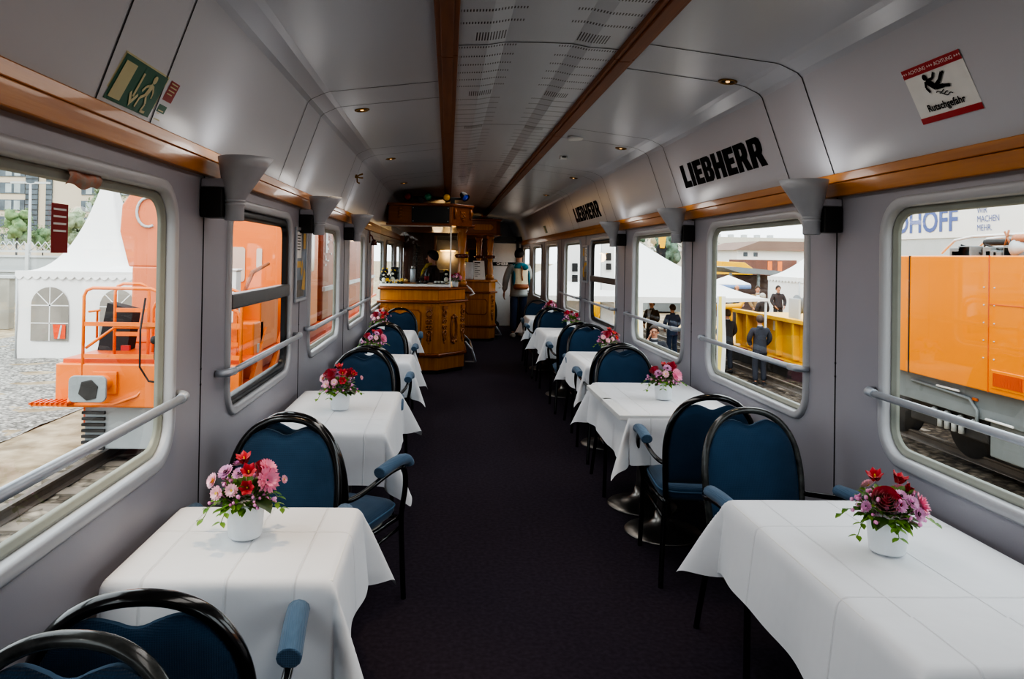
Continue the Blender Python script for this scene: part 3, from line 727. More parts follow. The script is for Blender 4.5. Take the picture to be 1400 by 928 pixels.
def chair(x, yback, facing, label, rot=0, c=None, worn=False):
    """facing 1: towards the camera, 0: away from it"""
    o = proto if not used[0] else copy_tree(proto); used[0] = True
    o.location = (*c, 0) if c else (x, yback + (-.30 if facing else .30), 0); o.rotation_euler = (0, 0, radians(rot) + (pi if facing else 0)); o['label'] = label
    for ch in o.children:
        if ch.name.startswith('back_frame'): ch.material_slots[0].link = 'OBJECT'; ch.material_slots[0].material = M['chairframe_worn' if worn else 'chairframe']
    return o
chair(-.63, 1.25, 1, 'blue chair cut off in the lower left corner, nearest the camera', worn=True)
chair(0, 0, 0, 'blue chair at lower left turned away, tucked under the nearest left table', 8, c=(-.632, 1.75))
chair(-.635, 2.95, 1, 'blue chair facing the camera behind the nearest left flower pot')
chair(0, 0, 0, 'blue chair on the left swung out toward the aisle, arm over the seat', -22, c=(-.505, 3.34))
chair(-.575, 5.12, 1, 'blue chair facing the camera at the far end of the second left tables')
chair(-.560, 5.34, 0, 'blue chair facing away, at the near side of the third left table')
chair(-.60, 7.0, 1, 'blue chair facing the camera behind the third left table')
chair(-.60, 7.19, 0, 'blue chair facing away at the near side of the left table closest to the bar')
chair(-.59, 9.2, 1, 'blue chair directly in front of the wooden bar counter')
chair(1.36, 3.20, 1, 'blue chair facing the camera at the nearest right table', 2, worn=True)
chair(1.335, 3.55, 0, 'blue chair facing away, back to back with the chair at the nearest right table', -6)
chair(1.335, 5.47, 1, 'blue chair facing the camera at the far end of the second right tables')
chair(1.37, 5.70, 0, 'blue chair facing away behind the second right tables', -3)
chair(1.42, 7.27, 1, 'blue chair facing the camera behind the third right table')
chair(1.385, 7.52, 0, 'blue chair facing away at the near side of the fourth right table', -4)
chair(1.41, 9.55, 1, 'blue chair facing the camera behind the fourth right table')
chair(1.38, 9.75, 0, 'blue chair facing away at the near side of the farthest right table')
chair(1.42, 11.42, 1, 'farthest blue chair on the right, beyond the last table')

# ---- flower pots
def petal_disc(mb, c, R, r0, n, rings, up, mi, cup=.25, rnd=random):
    for q in range(rings):
        rr = r0 * (1 - .22 * q)
        for i in range(n):
            a = 2 * pi * (i + .5 * q) / n + rnd.uniform(-.08, .08); w = pi / n * 1.15
            pts = []
            for (rad, da, h) in ((.15, -w, 0), (.15, w, 0), (.8, w * .85, cup * .6 + .12 * q), (1.0, 0, cup + .12 * q), (.8, -w * .85, cup * .6 + .12 * q)):
                p = Vector((rr * rad * cos(a + da), rr * rad * sin(a + da), r0 * h + .0015 * q)); pts.append(R @ p + Vector(c))
            mb.add(pts, [(0, 1, 2, 3, 4)], mi, True)
def facing(d):
    d = Vector(d).normalized(); return d.to_track_quat('Z', 'Y').to_matrix()
def daisy(parent, c, d, r, m, eye):
    mb = MB(); R = facing(d); petal_disc(mb, c, R, r, 15, 3, d, 0, .22)
    o = mb.build('daisy', m, parent); MB().ball(Vector(c) + R @ Vector((0, 0, r * .12)), (r * .30, r * .30, r * .16), 10, 6, 0, R).build('flower_eye', eye, o)
def gerbera(parent, c, d, r):
    mb = MB(); petal_disc(mb, c, facing(d), r, 18, 3, d, 0, .3); mb.build('gerbera', M['pink'], parent)
def rose(parent, c, d, r):
    mb = MB(); R = facing(d); rn = random.Random(int(c[0] * 1e4))
    mb.ball(Vector(c) - R @ Vector((0, 0, r * .2)), (r * .55, r * .55, r * .6), 12, 8, 0, R)
    for k in range(-2, 4):
        for i in range(3 if k < 0 else 5):
            a = 2 * pi * (i / (3 if k < 0 else 5) + k * .13); w = 1.15 if k < 0 else .75
            def fn(u, v, a=a, k=k):
                th = a + (u - .5) * 2 * w; rad = r * (.42 + (.2 if k >= 0 else .13) * k) * (.75 + .35 * v + .12 * (v ** 3)); z = r * (-.75 + v * (1.75 - .16 * k)) - r * .25 * (2 * u - 1) ** 2 * v
                return R @ Vector((rad * cos(th), rad * sin(th), z)) + Vector(c)
            mb.grid(fn, 6, 4)
    mb.build('rose', M['rose'], parent)
def lily(parent, c, d, r):
    mb = MB(); R = facing(d); rn = random.Random(int(c[2] * 1e4))
    for i in range(6):
        a = 2 * pi * i / 6 + rn.uniform(-.1, .1)
        def fn(u, v, a=a):
            w = r * .40 * sin(min(1, v * .82 + .15) * pi) ; rad = r * (.10 + .62 * v ** 1.4); z = r * (v * 1.15 - .28 * v * v) - r * .1 * abs(2 * u - 1)
            return R @ Vector((rad * cos(a) - (u - .5) * 2 * w * sin(a), rad * sin(a) + (u - .5) * 2 * w * cos(a), z)) + Vector(c)
        mb.grid(fn, 4, 6)
    o = mb.build('lily', M['red'], parent)
    m2 = MB(); m2.tube([c, Vector(c) + R @ Vector((0, 0, r * .6))], [r * .12, r * .05], 6); m2.build('lily_throat', M['yellow'], o)
def leaf(mb, p, d, L, w, rn, bend=.3):
    d = Vector(d).normalized(); s = d.cross(Vector((0, 0, 1)));
    if s.length < .05: s = Vector((1, 0, 0))
    s.normalize(); up = s.cross(d)
    P = Vector(p); vs = [P]
    for v, ww in ((.3, .85), (.6, 1.0), (.85, .55)):
        q = P + d * L * v - Vector((0, 0, 1)) * bend * L * v * v; vs += [q + s * w * ww + up * w * .25, q, q - s * w * ww + up * w * .25]
    vs.append(P + d * L - Vector((0, 0, 1)) * bend * L)
    mb.add(vs, [(0, 1, 2), (0, 2, 3), (1, 4, 5, 2), (2, 5, 6, 3), (4, 7, 8, 5), (5, 8, 9, 6), (7, 10, 8), (8, 10, 9)], 0, True)
def arrangement(label, x, y, z, blooms, seed, rz=0, k=1.0):
    t = thing('flower_pot', label, 'flower pot', (x, y, z), rz, 'white pots of pink and red flowers'); rn = random.Random(seed)
    MB().lathe([(.0, .001), (.046, .001), (.049, .006), (.058, .100), (.0605, .103), (.0605, .108), (.056, .109), (.054, .096), (.0, .094)], n=36).build('pot', M['pewter'], t)
    mb = MB()
    for i in range(210):
        a = rn.uniform(0, 2 * pi); el = rn.uniform(-.15, 1.2); r0 = rn.uniform(.03, .062)
        d = Vector((cos(a) * cos(el), sin(a) * cos(el), sin(el))); p = Vector((r0 * cos(a), r0 * sin(a), .10 + .055 * max(0, sin(el)) * rn.uniform(.5, 1.4)))
        leaf(mb, p, d, rn.uniform(.025, .048), rn.uniform(.008, .015), rn, rn.uniform(.1, .5))
    for a, dr in ((2.6, .03), (3.5, .055), (-.3, .02), (.9, .03), (4.4, .035)):    # trailing sprigs
        pts = [Vector((.045 * cos(a), .045 * sin(a), .108)), Vector((.075 * cos(a), .075 * sin(a), .118)), Vector((.105 * cos(a), .105 * sin(a), .118 - dr * .4)), Vector((.122 * cos(a), .122 * sin(a), .118 - dr))]
        mb.tube(pts, .0012, 5)
        for p in pts[1:]:
            for s in (-1, 1): leaf(mb, p, (cos(a + s * .9), sin(a + s * .9), -.1), .026, .008, rn)
    mb.build('foliage', M['leaf'], t)
    mb = MB()
    for i in range(60):
        a = rn.uniform(0, 2 * pi); el = rn.uniform(-.05, 1.1); r = rn.uniform(.082, .112); p = Vector((r * cos(a) * cos(el), r * sin(a) * cos(el), .108 + r * .85 * sin(el)))
        mb.ball(p, rn.uniform(.004, .0072), 6, 5); mb.tube([Vector((p.x * .5, p.y * .5, .11)), p], .0008, 4)
    mb.build('waxflower_sprig', M['berry'], t)
    for b in blooms:
        kind, c, d, r = b[:4]
        if kind == 'rose': rose(t, c, d, r)
        elif kind == 'lily': lily(t, c, d, r)
        elif kind == 'gerbera': gerbera(t, c, d, r)
        elif kind == 'leaf':
            mb = MB(); leaf(mb, c, d, r, r * .42, rn, .35); mb.build('large_leaf', M['bigleaf'], t)
        else: daisy(t, c, d, r, M[b[4]], M['yellow'] if b[4] == 'pale' else M['darkeye'])
    return t
# blooms: -y looks at the camera
BA = [('lily', (.018, -.035, .198), (.1, -.7, .7), .034), ('lily', (.022, -.062, .165), (.1, -1, .35), .032), ('lily', (-.002, -.01, .225), (-.1, -.3, 1), .034), ('rose', (.05, .02, .195), (.3, -.2, 1), .027),
      ('gerbera', (.072, -.035, .180), (.7, -.7, .35), .040), ('gerbera', (.064, .0, .205), (.6, -.3, .8), .032),
      ('d', (-.090, -.03, .175), (-.7, -.6, .4), .025, 'pale'), ('d', (-.055, -.02, .198), (-.4, -.5, .8), .027, 'mauve'), ('d', (-.068, -.062, .148), (-.4, -.9, .3), .023, 'pale'), ('d', (-.022, -.072, .160), (0, -1, .35), .021, 'pale'), ('d', (-.03, .03, .205), (-.3, .3, 1), .026, 'mauve'),
      ('d', (-.012, -.035, .198), (-.2, -.6, .8), .022, 'mauve'), ('d', (.118, -.02, .178), (.9, -.4, .3), .014, 'pale'), ('leaf', (.045, -.05, .128), (.75, -.5, -.15), .062), ('d', (.03, .06, .18), (.3, .8, .5), .025, 'pale')]
BB = [('rose', (-.034, -.045, .165), (-.2, -.75, .65), .032), ('lily', (-.038, .0, .212), (-.3, -.3, 1), .034), ('lily', (.030, .0, .205), (.3, -.2, 1), .034), ('lily', (.062, .01, .178), (.8, -.2, .6), .026),
      ('d', (-.004, -.066, .158), (0, -.9, .5), .023, 'mauve'), ('d', (.012, -.045, .178), (.1, -.6, .8), .022, 'mauve'), ('d', (.038, -.055, .163), (.3, -.8, .6), .024, 'mauve'), ('d', (.052, -.064, .133), (.4, -.9, .3), .025, 'mauve'), ('gerbera', (.078, -.030, .146), (.8, -.5, .4), .040), ('gerbera', (.06, .03, .165), (.6, .4, .7), .03),
      ('d', (-.03, .05, .18), (-.2, .7, .7), .025, 'pale'), ('leaf', (-.04, -.05, .118), (-.6, -.5, -.1), .05), ('d', (-.075, -.02, .14), (-.9, -.4, .3), .018, 'mauve')]
T0 = .7525
arrangement('white pot of pink daisies and red lilies on the nearest left table', -.602, 2.25, T0, BA, 3)
arrangement('white pot with red rose and lilies on the nearest right table', 1.325, 2.15, T0, BB, 5)
def mirror(B): return [(b[0], (-b[1][0], b[1][1], b[1][2]), (-b[2][0], b[2][1], b[2][2])) + tuple(b[3:]) for b in B]
p3 = arrangement('white pot of red and pink flowers on the second left tables', -.588, 4.10, T0, [b for b in BA if b[0] != 'gerbera'] + [('rose', (-.05, -.03, .195), (-.3, -.5, 1), .03), ('lily', (.07, -.02, .19), (.5, -.5, .8), .03)], 9)
p4 = arrangement('white pot of pink gerberas on the second right tables', 1.346, 4.49, T0, [('gerbera', (.06, -.055, .155), (.5, -.9, .4), .042), ('d', (-.012, -.075, .165), (0, -1, .4), .024, 'pale'), ('d', (-.05, -.05, .165), (-.4, -.7, .7), .026, 'mauve'), ('rose', (-.06, -.01, .175), (-.6, -.3, .8), .025), ('rose', (.05, .0, .20), (.3, -.2, 1), .027), ('lily', (.0, .0, .20), (0, -.3, 1), .03), ('d', (.01, -.04, .195), (.1, -.6, .8), .028, 'mauve'), ('d', (.08, .0, .17), (.9, -.1, .5), .024, 'pale'), ('leaf', (-.05, -.05, .125), (-.8, -.5, -.1), .055), ('lily', (.06, .03, .19), (.5, .3, 1), .028)], 12)
def pot_copy(src, x, y, z, rz, label, k=1.0):
    c = copy_tree(src); c.location = (x, y, z); c.rotation_euler = (0, 0, rz); c['label'] = label; c.scale = (k, k, k); return c
pot_copy(p4, -.62, 6.25, T0, .5, 'white pot of pink flowers on the third left table')
pot_copy(p3, -.755, 8.3, T0, .1, 'white pot of flowers on the left table closest to the bar')
pot_copy(p3, 1.43, 6.45, T0, .6, 'white pot of mauve daisies and red lilies on the third right table')
pot_copy(p4, 1.51, 8.85, T0, 2.6, 'white pot of pink and red flowers on the fourth right table')
pot_copy(p4, 1.53, 10.88, T0, 1.0, 'white pot of small pink flowers on the farthest right table')
# ================================================================== the wooden bar
def prism_part(poly, z0, z1, d, name, m, parent, bevel=.006):
    return MB().prism(offset_poly(poly, d), z0, z1).build(name, m, parent, bevel=bevel)
def carve(parent, origin, ux, h, name='carved_pilaster', w=.05):
    """scrolled pilaster: a flat strip with rings and leaves on a face; ux = unit vector along the face"""
    o = Vector(origin); ux = Vector(ux).normalized(); nz = Vector((ux.y, -ux.x, 0)); R = Matrix((ux, Vector((0, 0, 1)), nz)).transposed()
    mb = MB()
    P = lambda a, b, c: o + ux * a + Vector((0, 0, b)) + nz * c
    def bx(a0, a1, b0, b1, c): mb.add([P(a, b, e) for e in (0, c) for b in (b0, b1) for a in (a0, a1)], [(4, 5, 7, 6), (0, 1, 5, 4), (2, 6, 7, 3), (0, 4, 6, 2), (1, 3, 7, 5)])
    bx(-w, w, -.05, 0, .025); 
    def rg(a, b, r, t=.010): mb.tube([P(a + r * cos(i * pi / 8), b + r * sin(i * pi / 8) * 1.15, .012) for i in range(16)], t, 6, closed=True)
    rg(0, -.10, w * .75, .012); bx(-w * .9, w * .9, -.165, -.152, .018)
    for a in (-w * .45, w * .45): rg(a, -.21, w * .42); rg(a, -.29, w * .42)
    rg(0, -.36, w * .5)
    for i in range(4): mb.ball(P(0, -.40 - i * (h - .44) / 5, .010), (w * (.45 - .07 * i), .012, .026), 8, 5)
    for s in (-1, 1): mb.tube([P(s * w * .8, -.33, .008), P(s * w * .9, -.38, .012), P(s * w * .4, -.43, .012), P(s * w * .55, -.47, .008)], .009, 6)
    return mb.build(name, M['barc'], parent)
def panel(parent, origin, ux, w, h, name='raised_panel', c=.04):
    o = Vector(origin); ux = Vector(ux).normalized(); nz = Vector((ux.y, -ux.x, 0)); mb = MB()
    def oct(a, b, cc): return [(-a + cc, -b), (a - cc, -b), (a, -b + cc), (a, b - cc), (a - cc, b), (-a + cc, b), (-a, b - cc), (-a, -b + cc)]
    fn = lambda a, b, e: o + ux * a + Vector((0, 0, b)) + nz * e
    mb.prism(oct(w, h, c), 0, .008, 1, fn); mb.prism(oct(w - .014, h - .014, c), .008, .016, 0, fn)
    return mb.build(name, [M['barw'], M['bard']], parent)
def handle(parent, p0, out, z, name='towel_handle'):
    p0 = Vector((*p0, z)); out = Vector((*out, 0)).normalized(); sd = Vector((-out.y, out.x, 0))
    MB().tube([p0 + Vector((0, 0, .06)), p0 + out * .07 + Vector((0, 0, .0)), p0 + out * .12 + Vector((0, 0, -.06)), p0 + out * .05 + Vector((0, 0, -.09))], .014, 8).build(name, M['white'], parent)

b = thing('bar_counter', 'carved honey coloured wooden bar counter with chamfered corner, white worktop at left', 'bar counter')
FP = [(-.91, 10.02), (-.12, 10.0), (.25, 10.45), (.25, 11.2), (-.91, 11.2)]
FS = [(.02, 11.2), (.25, 11.2), (.25, 13.9), (.02, 13.9)]
FR = [(-.91, 10.02), (-.12, 10.0), (.25, 10.45), (.25, 11.2), (-.91, 11.2)]
prism_part(FP, 0, .05, -.02, 'plinth', M['black'], b, 0); prism_part(FP, .05, .24, 0, 'lower_panel', M['barw'], b)
prism_part(FP, .24, .28, .035, 'foot_moulding', M['bard'], b, .01); prism_part(FP, .28, .97, 0, 'front_panel', M['barw'], b)
prism_part(FP, .97, 1.005, .05, 'ledge', M['bard'], b, .012); prism_part(FP, 1.005, 1.15, .0, 'upper_panel', M['barw'], b); prism_part(FP, 1.15, 1.19, .04, 'counter_top', M['bard'], b, .012)
prism_part(FS, .05, 1.15, 0, 'side_panel', M['barw'], b); prism_part(FS, .97, 1.005, .05, 'side_ledge', M['bard'], b, .01); prism_part(FS, 1.15, 1.19, .04, 'side_top', M['bard'], b, .01)
MB().box(-.935, .03, 10.03, 10.75, 1.192, 1.225).build('white_worktop', M['white'], b, bevel=.01)
ch = Vector((.37, .45, 0)).normalized()
carve(b, (-.87, 10.018, .93), (.79, -.02, 0), .6); carve(b, (-.245, 10.003, .93), (.79, -.02, 0), .6)
c0 = Vector((-.12, 10.0, 0)); carve(b, c0 + ch * .13 + Vector((0, 0, .93)), ch, .6, w=.042); carve(b, c0 + ch * .53 + Vector((0, 0, .93)), ch, .6, w=.038)
panel(b, (-.55, 10.01, .62), (.79, -.02, 0), .20, .26); 
# oval cartouche on the chamfer
mb = MB(); nz = Vector((ch.y, -ch.x, 0)); oc = c0 + ch * .335 + Vector((0, 0, .60))
for rr, t_ in ((1.0, .012), (.72, .006)): mb.tube([oc + ch * (.062 * rr * cos(i * pi / 10)) + Vector((0, 0, .17 * rr * (abs(sin(i * pi / 10)) ** .7) * (1 if sin(i * pi / 10) >= 0 else -1))) + nz * .012 for i in range(20)], t_, 6, closed=True)
for s in (-1, 1):
    for a in (-.04, 0, .04): mb.ball(oc + ch * a + Vector((0, 0, s * (.19 - abs(a) * .6))) + nz * .012, .022, 8, 5)
mb.build('carved_cartouche', M['barc'], b)
handle(b, (.27, 10.6), (1, .1), 1.14)
MB().tube([(.27, 10.5, .40), (.36, 10.56, .28), (.42, 10.6, .10), (.40, 10.62, .09), (.27, 10.62, .09)], .014, 8).tube([(.42, 10.6, .10), (.42, 13.2, .10)], .017, 8).tube([(.27, 13.2, .25), (.42, 13.2, .1)], .013, 8).build('foot_rail', M['alu'], b)

b2 = thing('bar_counter', 'second wooden bar counter section, farther back beside the aisle, carrying the menu card', 'bar counter')
F2 = [(.30, 14.0), (.80, 14.0), (.93, 14.2), (.93, 16.4), (.30, 16.4)]
prism_part(F2, 0, .05, -.02, 'plinth', M['black'], b2, 0); prism_part(F2, .05, .27, 0, 'lower_panel', M['barw'], b2); prism_part(F2, .27, .31, .03, 'foot_moulding', M['bard'], b2, .01)
prism_part(F2, .31, .92, 0, 'front_panel', M['barw'], b2); prism_part(F2, .92, .95, .04, 'ledge', M['bard'], b2, .01); prism_part(F2, .95, 1.13, 0, 'upper_panel', M['barw'], b2); prism_part(F2, 1.13, 1.175, .04, 'counter_top', M['barw'], b2, .012)
panel(b2, (.56, 14.0, .66), (1, 0, 0), .21, .15); ch2 = Vector((.13, .2, 0)).normalized(); carve(b2, Vector((.865, 14.1, .88)), ch2, .55, w=.03)
handle(b2, (.95, 14.3), (1, .1), 1.1); MB().tube([(.95, 14.2, .28), (1.03, 14.25, .16), (1.06, 14.3, .10), (.95, 14.3, .09)], .014, 8).tube([(1.06, 14.3, .1), (1.06, 16.2, .1)], .016, 8).build('foot_rail', M['alu'], b2)

cn = thing('bar_canopy', 'dark wooden canopy above the bar with a black screen panel and carved crest', 'bar canopy')
CP = [(-.82, 10.0), (.05, 10.0), (.33, 10.33), (.33, 13.6), (-.82, 13.6)]
prism_part(CP, 2.05, 2.30, 0, 'fascia', M['cano'], cn); prism_part(CP, 2.30, 2.335, .03, 'top_moulding', M['bard'], cn, .01)
MB().prism([(-.85, 9.97), (.07, 9.97), (.37, 10.31), (.37, 10.5), (-.85, 10.5)], 2.03, 2.055).build('bottom_moulding', M['bard'], cn, bevel=.008)
MB().box(-.505, .01, 9.985, 10.0, 2.068, 2.29).build('black_screen', M['black'], cn, bevel=.003)
mb = MB()
for x in (-.485, -.01):
    for z in (2.09, 2.27): mb.ball((x, 9.983, z), (.008, .004, .008), 8, 5)
mb.build('screw_head', M['alu'], cn)
mb = MB(); cc = Vector((.19, 10.165, 2.18)); uc = Vector((.28, .33, 0)).normalized(); nc = Vector((uc.y, -uc.x, 0))
crest = [(-.05, .06), (.05, .06), (.05, -.02), (.0, -.085), (-.05, -.02)]
mb.prism(list(reversed(crest)), 0, .018, 0, lambda a, b_, e: cc + uc * a + Vector((0, 0, b_)) + nc * e)
for a, z in ((-.03, .03), (.02, .035), (0, 0), (-.015, -.03), (.025, -.01), (0, -.055)): mb.ball(cc + uc * a + Vector((0, 0, z)) + nc * .02, .015, 8, 5)
for s in (-1, 1): mb.tube([cc + uc * s * .17 + Vector((0, 0, .09)) + nc * .01, cc + uc * s * .175 + Vector((0, 0, .03)) + nc * .03, cc + uc * s * .165 + Vector((0, 0, -.05)) + nc * .01], [.018, .022, .012], 8)
for i in range(4): mb.ball((-.665, 9.995, 2.26 - i * .045), (.03, .012, .024), 8, 5)
mb.build('carved_crest', M['barc'], cn)
cn2 = thing('bar_canopy', 'smaller wooden canopy farther back over the second counter section', 'bar canopy')
C2 = [(.36, 14.0), (.92, 14.0), (1.0, 14.1), (1.0, 16.4), (.36, 16.4)]
prism_part(C2, 2.06, 2.31, 0, 'fascia', M['cano'], cn2); prism_part(C2, 2.31, 2.35, .03, 'top_moulding', M['bard'], cn2, .01); prism_part(C2, 2.03, 2.06, .025, 'bottom_moulding', M['bard'], cn2, .008)
panel(cn2, (.66, 14.0, 2.185), (1, 0, 0), .21, .07)
def column(x, y, z0, z1, label):
    t = thing('turned_column', label, 'column', (x, y, z0)); H = z1 - z0
    P = [(.075, 0), (.075, .07), (.060, .085), (.056, .10), (.062, .16), (.048, .30), (.044, .36), (.056, .41), (.056, .45), (.050, .50), (.058, .62), (.066, .72), (.066, .74), (.054, .76), (.075, .79), (.08, .84)]
    k = H / .84
    MB().lathe([(r, z * k) for r, z in P], n=28).build('shaft', M['barw'], t)
    mb = MB(); mb.lathe([(.056, .40 * k), (.070, .405 * k), (.076, .42 * k), (.076, .44 * k), (.070, .455 * k), (.056, .46 * k)], n=28)
    for a in (-.4, -1.6, -2.8): mb.ball((.075 * cos(a), .075 * sin(a), .43 * k), (.03, .03, .03), 8, 6)
    mb.build('carved_ring', M['ring'], t)
column(.195, 10.42, 1.19, 2.035, 'turned wooden column on the chamfered corner of the near bar'); column(.82, 14.22, 1.175, 2.035, 'turned wooden column on the far bar counter, behind the menu card')
column(.66, 15.6, 1.175, 2.035, 'slim turned wooden column deep in the back of the bar')

gs = thing('glass_screen', 'clear glass sneeze guard in a thin white frame on the bar worktop', 'glass screen')
MB().box(-.93, .045, 10.02, 10.035, 2.015, 2.03).box(.025, .045, 10.02, 10.035, 1.19, 2.03).build('frame', M['white'], gs, bevel=.003)
MB().box(-.93, .03, 10.025, 10.03, 1.226, 2.02).build('glass_pane', M['barglass'], gs)

# coloured stage lamps on the canopy
lb = tag(MB().tube([(-.60, 10.04, 2.415), (-.2, 10.04, 2.415), (.22, 10.06, 2.405)], .018, 10).box(-.42, -.36, 10.02, 10.06, 2.33, 2.41).box(.02, .08, 10.02, 10.06, 2.33, 2.41).build('lamp_rail', M['black']), 'black rail carrying coloured lamps on top of the bar canopy', 'lamp rail')
def lamp(x, c, label, d):
    t = thing('stage_lamp', label, 'lamp', (x, 9.99, 2.42), 0, 'coloured lamps above the bar'); R = facing(d)
    MB().lathe([(.0, -.10), (.035, -.098), (.045, -.07), (.05, -.03), (.056, .0), (.058, .012), (.052, .012), (.045, .0)], n=20, R=R).build('housing', M['black'], t)
    MB().lathe([(.0, .0), (.03, .004), (.05, .002), (.05, -.004)], n=20, R=R).ball((0, 0, 0), (.045, .045, .016), 14, 6, 0, R).build('lens', mat('lens_' + label[:5], hx(c), .15, coat=.8, emit=.06), t)
    MB().tube([(0, .04, -.03), (0, .05, 0)], .012, 6).build('yoke', M['black'], t)
lamp(-.56, '7a1410', 'red lensed lamp, leftmost above the bar canopy', (-.3, -.8, .1)); lamp(-.285, '0a6a4a', 'green lensed lamp above the bar canopy', (0, -1, -.02)); lamp(-.03, 'e0a418', 'amber lensed lamp above the bar canopy', (0, -1, -.12)); lamp(.225, '1a3ab0', 'blue lensed lamp, rightmost above the bar canopy', (.5, -.7, -.6))

# things on the bar
WZ = 1.2265
def flask(x, y):
    t = thing('vacuum_flask', 'tall silver vacuum flask standing on the white bar worktop', 'flask', (x, y, WZ))
    MB().lathe([(.034, 0), (.038, .004), (.038, .19), (.030, .205)], n=24).build('body', M['alu'], t); MB().lathe([(.026, .205), (.028, .208), (.028, .238), (.022, .245), (.0, .246)], n=20).build('cap', M['steel'], t)
flask(-.49, 10.32)
t = thing('napkin_box', 'flat white box lying on the bar worktop left of the silver flask', 'box', (-.70, 10.25, WZ)); MB().box(-.065, .065, -.05, .05, 0, .035).build('carton', M['white'], t, bevel=.004); MB().box(-.067, .067, -.052, .052, .035, .048).build('lid', M['signwhite'], t, bevel=.003)
t = thing('bread_roll', 'round pale bread roll on a wooden board beside the flask', 'bread', (-.585, 10.28, WZ + .012)); MB().ball((0, 0, .026), (.036, .036, .027), 14, 8).build('crust', mat('bread', hx('d9b37a'), .8, var=.15, vscale=30), t)
tag(MB().box(-.66, -.44, 10.2, 10.42, WZ, WZ + .011).build('serving_board', M['barw'], bevel=.003), 'thin wooden board under the bread roll on the bar', 'board')
def plush(x, y, z, label, k=1.0, sit=True, rz=0):
    t = thing('plush_toy', label, 'soft toy', (x, y, z), rz, 'black, white and yellow soft toys on the bar'); pb = mat('plush_black', hx('16161a'), .95, var=.2); pw = mat('plush_white', hx('dcd8cc'), .95, var=.05); py = mat('plush_yellow', hx('d8b02c'), .9, var=.08)
    bd = MB().ball((0, 0, .05 * k), (.042 * k, .036 * k, .05 * k), 14, 9).ball((0, -.004 * k, .122 * k), (.036 * k, .034 * k, .034 * k), 14, 9).build('body', pb, t)
    MB().ball((0, -.018 * k, .045 * k), (.03 * k, .026 * k, .036 * k), 12, 8).ball((0, -.022 * k, .115 * k), (.022 * k, .018 * k, .019 * k), 12, 8).build('belly', pw, t)
    for s in (-1, 1):
        MB().ball((s * .03 * k, -.03 * k, .012 * k), (.018 * k, .026 * k, .013 * k), 10, 6).build('foot', pw, t); MB().ball((s * .046 * k, -.008 * k, .065 * k), (.012 * k, .016 * k, .032 * k), 10, 6).build('arm', pb, t)
        MB().ball((s * .022 * k, 0, .152 * k), (.012 * k, .008 * k, .012 * k), 8, 6).build('ear', py, t)
    return t
plush(-.885, 10.14, WZ + .0, 'black and white soft toy at the far left end of the bar worktop', 1.05, rz=.2); plush(-.775, 10.42, WZ, 'second black and white soft toy beside the left end one', 1.15, rz=-.1); plush(-.02, 10.45, WZ, 'soft toy sitting behind the glass frame near the turned column', 1.2)
plush(-.885, 10.36, WZ, 'taller black and yellow soft toy behind the left end one', 1.3)
def toy(x, y, label, rz):
    t = thing('toy_machine', label, 'toy', (x, y, WZ), rz, 'yellow toy machines on the bar'); ym = mat('toy_yellow', hx('d0a020'), .4, var=.05)
    MB().box(-.05, .03, -.022, .022, .018, .048).box(-.05, -.01, -.02, .02, .048, .075).build('body', ym, t, bevel=.003); MB().box(.03, .06, -.024, .024, .008, .03).tube([(.02, 0, .05), (.045, 0, .06), (.055, 0, .03)], .005, 6).build('bucket', ym, t, bevel=.002)
    for sx_ in (-.032, .016):
        for s in (-1, 1): MB().lathe([(.0, -.008), (.018, -.008), (.018, .008), (.0, .008)], (sx_, s * .024, .018), 14, Matrix.Rotation(pi / 2, 3, 'X')).build('wheel', M['black'], t)
toy(-.80, 10.12, 'yellow toy loader on the left part of the bar worktop', .2); toy(-.66, 10.13, 'second yellow toy machine, nearer the white box', 2.9)
t = thing('coffee_machine', 'small dark coffee machine behind the toys on the bar', 'coffee machine', (-.76, 10.62, WZ)); MB().box(-.06, .06, -.06, .06, 0, .03).box(-.06, .06, .0, .06, .03, .2).box(-.06, .06, -.06, .06, .15, .22).build('body', M['black'], t, bevel=.008); MB().lathe([(.025, .03), (.03, .08), (.028, .08), (.022, .034)], (0, -.03, 0), 14).build('cup', M['steel'], t)
t = thing('serving_tray', 'dark oval tray of small items behind the glass on the bar', 'tray', (-.36, 10.25, WZ)); MB().lathe([(.0, .004), (.075, .004), (.085, .014), (.08, .014), (.072, .008)], n=28, sy=.7).build('tray_dish', M['black'], t); MB().ball((-.02, 0, .025), (.022, .022, .018)).ball((.03, .01, .02), (.02, .02, .016)).build('dark_sweets', M['steel'], t)
t = thing('serving_tray', 'second dark tray, with small pale cups, near the column end of the glass', 'tray', (-.12, 10.24, WZ)); MB().lathe([(.0, .004), (.085, .004), (.095, .012), (.09, .012), (.08, .008)], n=28, sy=.7).build('tray_dish', M['black'], t)
for i, x in enumerate((-.05, -.005, .042)): MB().lathe([(.014, .005), (.02, .04), (.018, .04), (.012, .01), (.0, .01)], (x, (-.015, .02, -.01)[i], 0), 14).build('cup', M['white'], t)
t = thing('glass_bottle', 'dark slim bottle standing behind the tray on the bar', 'bottle', (-.30, 10.5, WZ)); MB().lathe([(.0, 0), (.03, .002), (.032, .01), (.032, .13), (.012, .17), (.011, .21), (.013, .215), (.0, .216)], n=18).build('bottle_body', mat('dark_glass', hx('11140f'), .1, coat=.5), t); MB().lathe([(.0326, .04), (.0326, .1)], n=18).build('bottle_label', M['signdarkred'], t)
pot_copy(p4, .105, 10.22, 1.192, .4, 'small white flower pot on the bar beside the turned column', .85)
